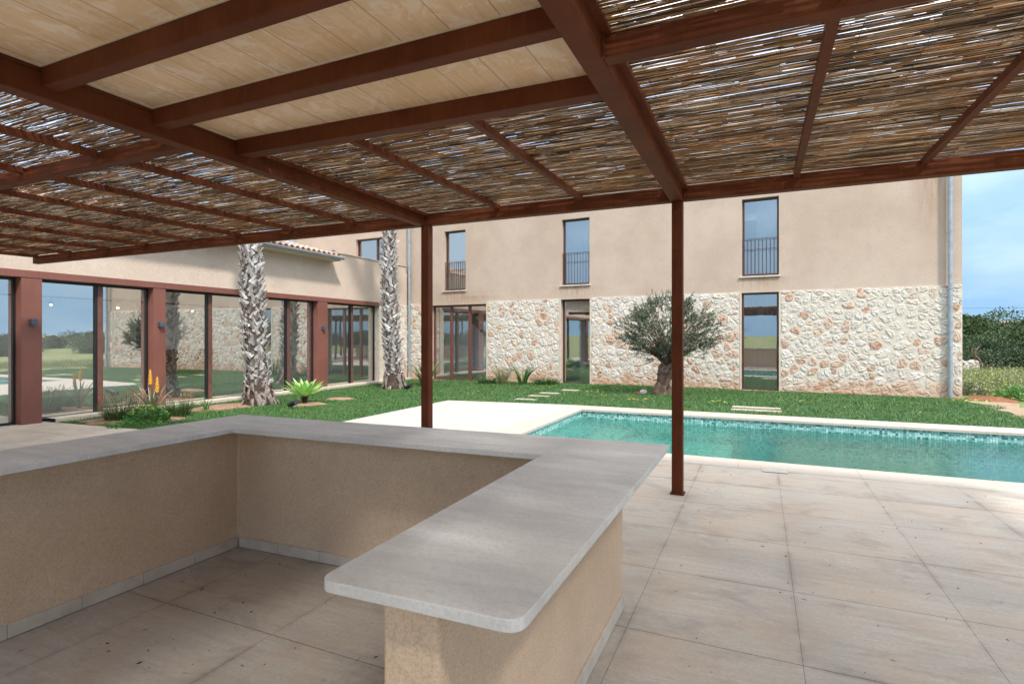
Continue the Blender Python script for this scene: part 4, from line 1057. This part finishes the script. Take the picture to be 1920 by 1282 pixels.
def leafy(x, y, rad, h, n, label, mat, petals=None, nf=0, name='leafy_plant', cat='plant', L=(.04,.08), z=None):
    r = root(name, (x,y,ground(x)), label, cat); zz = ground(x)-.01 if z is None else z
    a = rng.uniform(0,2*np.pi,n); k = rad*np.sqrt(rng.uniform(0,1,n)); hh = h*rng.uniform(.05,1,n)*np.sqrt(np.maximum(.05,1-(k/rad)**2))
    P = np.stack([x+k*np.cos(a), y+k*np.sin(a), zz+hh],1); D_ = np.stack([np.cos(a)+rng.normal(0,.7,n),np.sin(a)+rng.normal(0,.7,n),rng.normal(.3,.4,n)],1)
    V, F = leaf_quads(P, D_, rng.uniform(L[0],L[1],n), rng.uniform(L[0]*.5,L[1]*.5,n)); link('foliage', np_mesh('foliage', V, F), mat, r)
    m = MB()
    for i in range(18): aa = rnd.uniform(0,6.28); k_ = rad*.8*rnd.random(); m.tube([(x,y,zz),(x+k_*math.cos(aa),y+k_*math.sin(aa),zz+h*.7)], .004, 3, False)
    m.build('stems', M['stalk'], r)
    if nf:
        fl = MB()
        for i in range(nf):
            aa = rnd.uniform(0,6.28); k_ = rad*rnd.random()**.5; c = Vector((x+k_*math.cos(aa),y+k_*math.sin(aa),zz+h*math.sqrt(max(.05,1-(k_/rad)**2))+.02))
            for q in range(5): t = q*1.2566; e = Vector((math.cos(t),math.sin(t),.25)); s_ = Vector((-math.sin(t),math.cos(t),0)); fl.add([c,c+e*.018-s_*.009,c+e*.03,c+e*.018+s_*.009],[(0,1,2,3)])
        fl.build('flowers', petals, r)
    return r
leafy(-10.62,6.72,.36,.3,1500,'low bright green leafy plant with yellow blooms between the two orange clumps', M['green'], M['yellow'], 26)
leafy(-10.35,6.35,.42,.1,900,'flat bright green ground plant at the front edge of the flower bed', M['green'], None, 0, L=(.03,.055))
# aloe with amber flower spikes
def aloe():
    x, y = -11.45, 7.35; r = root('aloe_plant', (x,y,ground(x)), 'pale grey-green aloe with two amber flower spikes in the bed', 'aloe')
    n = 22; az = np.arange(n)*2.4; P = np.tile(np.array([[x,y,ground(x)]]),(n,1)); V, F = blades(P, rng.uniform(.5,.78,n), .085, rng.uniform(.1,.75,n), 5, az, tip=.05, bend=.6); link('leaves', np_mesh('leaves', V, F), M['aloe'], r)
    for dx, hh in ((-.06,.86),(.16,.72)):
        m = MB(); m.tube([(x+dx*.3,y,-.1),(x+dx,y,hh-.3)], .008, 6); st_ = m.build('flower_spike', M['stalk'], r)
        m = MB()
        for j in range(150):
            t = rnd.random(); a = rnd.uniform(0,6.28); ra = .032*(1-t)**.6+.004; c = Vector((x+dx+ra*math.cos(a),y+ra*math.sin(a),hh-.34+.3*t)); e = Vector((math.cos(a)*.6,math.sin(a)*.6,-.6))*.03; s_ = Vector((-math.sin(a),math.cos(a),0))*.006
            m.add([c-s_,c+s_,c+e+s_*.5,c+e-s_*.5],[(0,1,2,3)])
        m.tube([(x+dx,y,hh-.34),(x+dx,y,hh-.1),(x+dx,y,hh-.02)], [.028,.018,.004], 8); m.build('blossom', M['amber'], st_)
aloe()
clump('strap_plant', -11.15, 8.35, .05, 14, .5, .03, 1.1, M['strap'], 'small pale strap-leaved plant left of the nearer palm', 'strap plant', 'strap-leaved plants', 5)
clump('strap_plant', -10.25, 15.75, .2, 60, .95, .05, .9, M['strap'], 'tall strap-leaved plant right of the farther palm by the downpipe', 'strap plant', 'strap-leaved plants', 6, 6, 1.2, M['orange'])
clump('strap_plant', -7.15, 16.75, .12, 26, .85, .07, .9, M['strap'], 'broad-leaved upright plant before the stone wall right of the triple door', 'strap plant', 'strap-leaved plants', 6)
clump('ornamental_grass', -7.85, 16.7, .16, 240, .85, .008, .8, M['meadow'], 'tall straw-coloured ornamental grass beside the triple glass door', 'ornamental grass', None, 5, 8, 1.35, M['stalk'])
clump('low_tuft', -8.45, 16.75, .3, 420, .28, .012, 1.0, M['bulb'], 'low green tuft at the right foot of the triple glass door', 'tuft', 'low tufts along the stone wall', 4, 14, .45, M['orange'])
clump('low_tuft', -6.35, 16.85, .42, 620, .27, .012, 1.0, M['bulb'], 'wide low green tuft right of the broad-leaved plant on the stone wall', 'tuft', 'low tufts along the stone wall', 4, 8, .4, M['orange'])
# agave
def agave():
    x, y = -9.93, 10.0; z = ground(x); r = root('agave', (x,y,z), 'bright lime green agave rosette on a short dark stem', 'agave')
    m = MB(); m.tube([(x,y,z-.03),(x,y,z+.08),(x,y,z+.16)], [.07,.06,.09], 10); m.build('stem', M['litter'], r)
    m = MB()
    for k in range(40):
        t = k/40; a = k*2.39996; el = R(86-74*t**.8); L = .33+.22*math.sin(min(1,t*1.3)*1.7)+rnd.uniform(-.03,.03); w_ = .115-.02*abs(t-.5)
        out = Vector((math.cos(a),math.sin(a),0)); sd = Vector((-out.y,out.x,0)); v = []
        S = 6
        for s_ in range(S+1):
            q = s_/S; e2 = el+.35*q*(1-t*.6)-.1; prof = [0.45,.78,1,1,.82,.48,.02][s_]
            p = Vector((x,y,z+.17))+(out*math.cos(el)*q+Vector((0,0,1))*math.sin(el)*q)*L+Vector((0,0,.05*q*q*(1 if t > .4 else -.2)))+out*(.02+.05*q*q*(1-t))
            nrm = (-out*math.sin(el)+Vector((0,0,1))*math.cos(el))
            v += [p-sd*w_*.5*prof+nrm*.02*prof, p-nrm*.008, p+sd*w_*.5*prof+nrm*.02*prof]
        f = []
        for s_ in range(S): b = s_*3; f += [(b,b+1,b+4,b+3),(b+1,b+2,b+5,b+4)]
        m.add(v, f)
    m.build('leaves', M['agave'], r, smooth=True)
agave()
# garden spotlights
for i, (x, y, lab) in enumerate([(-9.5,9.2,'black garden spotlight in the grass between the near palm and the agave'),(-9.6,13.75,'black garden spotlight in the grass right of the farther palm')]):
    z = ground(x); r = root('garden_spotlight', (x,y,z), lab, 'garden spotlight', 'spotlights in the lawn')
    m = MB(); m.tube([(x,y,z-.03),(x,y,z+.08)], .012, 8); m.build('spike', M['black'], r)
    m = MB(); m.tube([(x-.12,y+.03,z+.07),(x+.0,y,z+.1),(x+.12,y-.03,z+.14)], [.045,.055,.055], 14); m.tube([(x+.12,y-.03,z+.14),(x+.16,y-.04,z+.155)], [.06,.06], 14); m.build('lamp_head', M['black'], r)
# yellow flowers in the lawn
m = MB()
def bloom(m, c, s=.022):
    for q in range(5): t = q*1.2566; e = Vector((math.cos(t),math.sin(t),.3)); s_ = Vector((-math.sin(t),math.cos(t),0)); m.add([c,c+e*s*.6-s_*s*.35,c+e*s,c+e*s*.6+s_*s*.35],[(0,1,2,3)])
cl = [(-2.6,12.7,.3,15),(-3.3,13.1,.3,5),(-.85,13.0,.3,13),(-4.3,14.1,.5,7),(-6.5,12.6,.6,7),(.7,13.9,.5,6),(1.9,13.2,.7,4),(-5.6,15.3,.8,8),(4.35,15.5,.35,46),(-8.4,13.2,.8,5),(3.2,12.9,.8,4)]
for x, y, s_, n in cl:
    for _ in range(n):
        px, py = x+rnd.gauss(0,s_*.5), y+rnd.gauss(0,s_*.5)
        if in_lawn(px,py): bloom(m, Vector((px,py,ground(px)+rnd.uniform(.05,.12))), rnd.uniform(.016,.028))
tag(m.build('lawn_flowers', M['yellow']), 'small yellow wildflowers sprinkled over the lawn', 'wildflowers', kind='stuff')

# ------------------------------------------------------------------ meadow and far scrub
pts = []
def tz(x, y): 
    return terrain_z(x,y)
n0 = 0
for _ in range(60000):
    x = rnd.uniform(4.7,17); y = rnd.uniform(11.8,44)
    if y < 16.2 and x < 5.25+.1*math.sin(y*4): continue
    if math.hypot((x-5.35)/.9,(y-17.3)/1.5) < 1: continue
    pts.append((x,y,tz(x,y)-.02))
P = np.array(pts); n = len(P)
V, F = blades(P, rng.uniform(.12,.42,n), rng.uniform(.012,.024,n), rng.uniform(.2,1.0,n), 2)
tag(link('meadow_grass', np_mesh('meadow_grass', V, F), M['meadow']), 'tall rough meadow grass beyond the house corner', 'meadow grass', kind='stuff')
for nm, mt, n, lab in (('meadow_flowers','yellow',1500,'yellow wildflowers in the rough meadow'),('meadow_daisies','whitef',1500,'white daisies in the rough meadow')):
    m = MB()
    for _ in range(n):
        x = rnd.uniform(4.9,17); y = rnd.uniform(16.5,42); bloom(m, Vector((x,y,tz(x,y)+rnd.uniform(.2,.42))), .035)
    tag(m.build(nm, M[mt]), lab, 'wildflowers', kind='stuff')
leafy(6.15,17.8,.75,.55,2600,'dark green leafy bush beside the red earth past the house corner', M['green'], M['yellow'], 14, 'garden_bush', 'bush', (.06,.12), z=-.24)
leafy(5.25,19.6,.6,.5,1500,'grey-green bush close behind the house corner', M['scrub2'], M['yellow'], 10, 'garden_bush', 'bush', (.04,.08), z=-.24)

def scrub_mesh(seed, leafn, size, kind):
    r = np.random.default_rng(seed); nb = 16
    C = np.stack([r.normal(0,.85,nb)*size, r.normal(0,.85,nb)*size, r.uniform(.28,1.05,nb)*size],1); Rb = r.uniform(.42,.85,nb)*size
    per = leafn//nb; Ps = []; Ds = []
    for c, rb in zip(C, Rb):
        d_ = unit(r.normal(size=(per,3))); k = rb*(r.uniform(.45,1,(per,1))**.4)*(1+.18*np.sin(d_[:,:1]*9+d_[:,1:2]*7+d_[:,2:]*8)); Ps.append(c+d_*k*np.array([[1,1,.8]])); Ds.append(d_+r.normal(0,.6,(per,3)))
    P = np.concatenate(Ps); D_ = np.concatenate(Ds); keep = P[:,2] > .05; P = P[keep]; D_ = D_[keep]
    n = len(P); V, F = leaf_quads(P, D_, r.uniform(.14,.26,n), r.uniform(.07,.13,n)); return np_mesh('scrub_crown', V, F)
def scrub_trunk(seed, size):
    r = random.Random(seed); m = MB(); m.tube([(0,0,-.2),(.05,.02,.5*size),(.1,0,1.1*size)], [.16*size*.6,.1*size*.6,.05*size], 7)
    for i in range(5): a = i*1.25+r.random(); m.tube([(.05,.02,.3*size),(.5*size*math.cos(a),.5*size*math.sin(a),.8*size)], [.06*size,.02*size], 5, False)
    me = bpy.data.meshes.new('scrub_trunk'); me.from_pydata(m.v, [], m.f); return me
KINDS = []
for s_ in range(4):
    cm_ = scrub_mesh(40+s_, 9000, 1.6, s_); cm_.materials.append(M[('scrub','scrub3','scrub4','scrub2')[s_]]); tm = scrub_trunk(s_, 1.6); tm.materials.append(M['bark']); KINDS.append((cm_, tm))
def scrub(x, y, sc, k, label, zoff=0):
    r = root('scrub_tree', (x,y,terrain_z(x,y)-.1+zoff), label, 'tree', 'scrub trees beyond the meadow', rnd.uniform(0,6.28), local=True); r.scale = (sc*rnd.uniform(1,1.25),sc,sc*rnd.uniform(.85,1.1))
    for nm, me in (('crown',KINDS[k][0]),('trunk',KINDS[k][1])):
        o_ = bpy.data.objects.new(nm, me); COL.objects.link(o_); o_.parent = r
def az_pos(px, dist):                               # place by bearing from the viewpoint (degrees right of straight ahead)
    a = math.atan((px-960)/1035); th = R(24.2)-a; return (-math.sin(th)*dist/math.cos(a), math.cos(th)*dist/math.cos(a))
named = [(1830,29,.42,3,'low grey-green bush just behind the dry stone wall'),(1858,29.5,.42,0,'low dark bush behind the bare twisted trunk'),(1888,28.5,.48,1,'round dark bush at the edge of the meadow under the distant villa'),(1918,28,.55,2,'dark bush at the meadow edge cut by the right side of the picture'),
         (1812,41,.8,1,'dark scrub tree right beside the house corner'),(1842,36,.6,0,'broad dark green scrub tree above the dry stone wall'),(1872,35,.48,2,'rounded scrub tree in the middle of the thicket'),(1900,36,.52,0,'large dense scrub tree near the right edge of the picture'),(1940,37,.95,1,'tall scrub tree cut by the right edge of the picture'),
         (1825,52,.75,3,'grey-green tree in the second row beside the house corner'),(1858,54,.48,1,'small dark tree in front of the distant villa'),(1890,52,.5,3,'grey-green tree just below the roof of the distant villa'),(1932,54,1.0,2,'high tree on the skyline at the right edge of the picture'),
         (1818,70,1.55,1,'tree on the skyline closest to the house corner'),(1842,76,1.05,2,'low tree on the skyline left of the distant villa'),(1940,74,1.4,0,'tree on the skyline right of the distant villa'),(1950,64,1.2,1,'tree just outside the right edge of the picture')]
for px, dd, sc, k, lab in named:
    x, y = az_pos(px, dd); scrub(x, y, sc, k, lab)
for i in range(77):                                 # the rest of the belt, seen mirrored in the glazing
    a = R(-60+i*1.6+rnd.uniform(-1,1)); dd = rnd.uniform(44,85); x, y = math.cos(a)*dd, math.sin(a)*dd
    if x > 18: scrub(x, y, rnd.uniform(.7,1.05), i%4, 'scrub tree in the belt east of the pool, mirrored in the glazing')
# dead leaning trunk and dry stone wall
x, y = az_pos(1842, 27)
m = MB(); m.tube([(x,y,-.3),(x-.03,y,.15),(x-.15,y,.45),(x-.3,y,.6),(x-.26,y,.85),(x-.12,y,1.05)], [.06,.06,.055,.05,.045,.02], 8); m.tube([(x-.28,y,.62),(x-.42,y,.8),(x-.4,y,1.0)], [.035,.03,.012], 6)
tag(m.build('dead_trunk', M['bark'], smooth=True), 'bare twisted grey tree trunk standing before the dark scrub', 'dead tree')
m = MB(); rr = random.Random(2); a_ = Vector(az_pos(1795,27)); b_ = Vector(az_pos(1832,28))
for i in range(150):
    p = a_.lerp(b_, rr.random()); z = -.2+rr.uniform(0,.45); s_ = rr.uniform(.06,.13)
    q = Matrix.Rotation(rr.uniform(0,6),4,Vector((rr.random(),rr.random(),1)).normalized()); k = len(m.v)
    for vx in ((-1,-1,-1),(1,-1,-1),(1,1,-1),(-1,1,-1),(-1,-1,1),(1,-1,1),(1,1,1),(-1,1,1)): m.v.append(tuple(Vector((p.x,p.y,z))+q@Vector((vx[0]*s_*1.2*rr.uniform(.7,1),vx[1]*s_*rr.uniform(.7,1),vx[2]*s_*.7*rr.uniform(.7,1)))))
    m.f += [tuple(k+i_ for i_ in f) for f in [(0,3,2,1),(4,5,6,7),(0,1,5,4),(1,2,6,5),(2,3,7,6),(3,0,4,7)]]
tag(m.build('dry_stone_wall', M['rock']), 'low tumbled dry stone wall at the far side of the meadow', 'stone wall')
# far villa
vx, vy = az_pos(1886, 150); vz = 4.9
vl = root('far_villa', (vx,vy,vz), 'distant flat terracotta-roofed villa on the skyline', 'house', rz=R(-8), local=True)
m = MB(); m.box(-3.3,3.3,0,5,-4,.6); m.build('wall', mat_plaster('far_render', (.45,.3,.22), (.4,.26,.18), 20), vl)
m = MB(); m.add([(-3.7,-.4,.55),(3.7,-.4,.55),(3.7,5.4,.55),(-3.7,5.4,.55),(-2.8,2.5,1.1),(2.8,2.5,1.1)], [(0,1,5,4),(1,2,5),(2,3,4,5),(3,0,4),(0,3,2,1)]); m.build('roof', M['roof'], vl)
m = MB(); [m.box(x_,x_+.6,-.02,.01,-.6,.2) for x_ in (-3,-.5,2)]; m.build('window', M['black'], vl)
# power line far off
a_ = az_pos(1500,95); b_ = az_pos(2300,80)
for i, q in enumerate((a_, b_)):
    m = MB(); m.tube([(q[0],q[1],-.5),(q[0],q[1],7.4)], [.14,.1], 8); tag(m.build('utility_pole', M['bark']), 'wooden utility pole '+('hidden behind the house' if i == 0 else 'right of the view'), 'pole')
m = MB(); P0 = []
for i in range(15): t = i/14; P0.append((a_[0]+(b_[0]-a_[0])*t, a_[1]+(b_[1]-a_[1])*t, 7.3-1.2*4*t*(1-t)))
m.tube(P0, .022, 5); tag(m.build('power_cable', M['black']), 'thin dark power cable crossing the sky beyond the house corner', 'cable')

for o_ in bpy.data.objects:
    if '_local' in o_: del o_['_local']
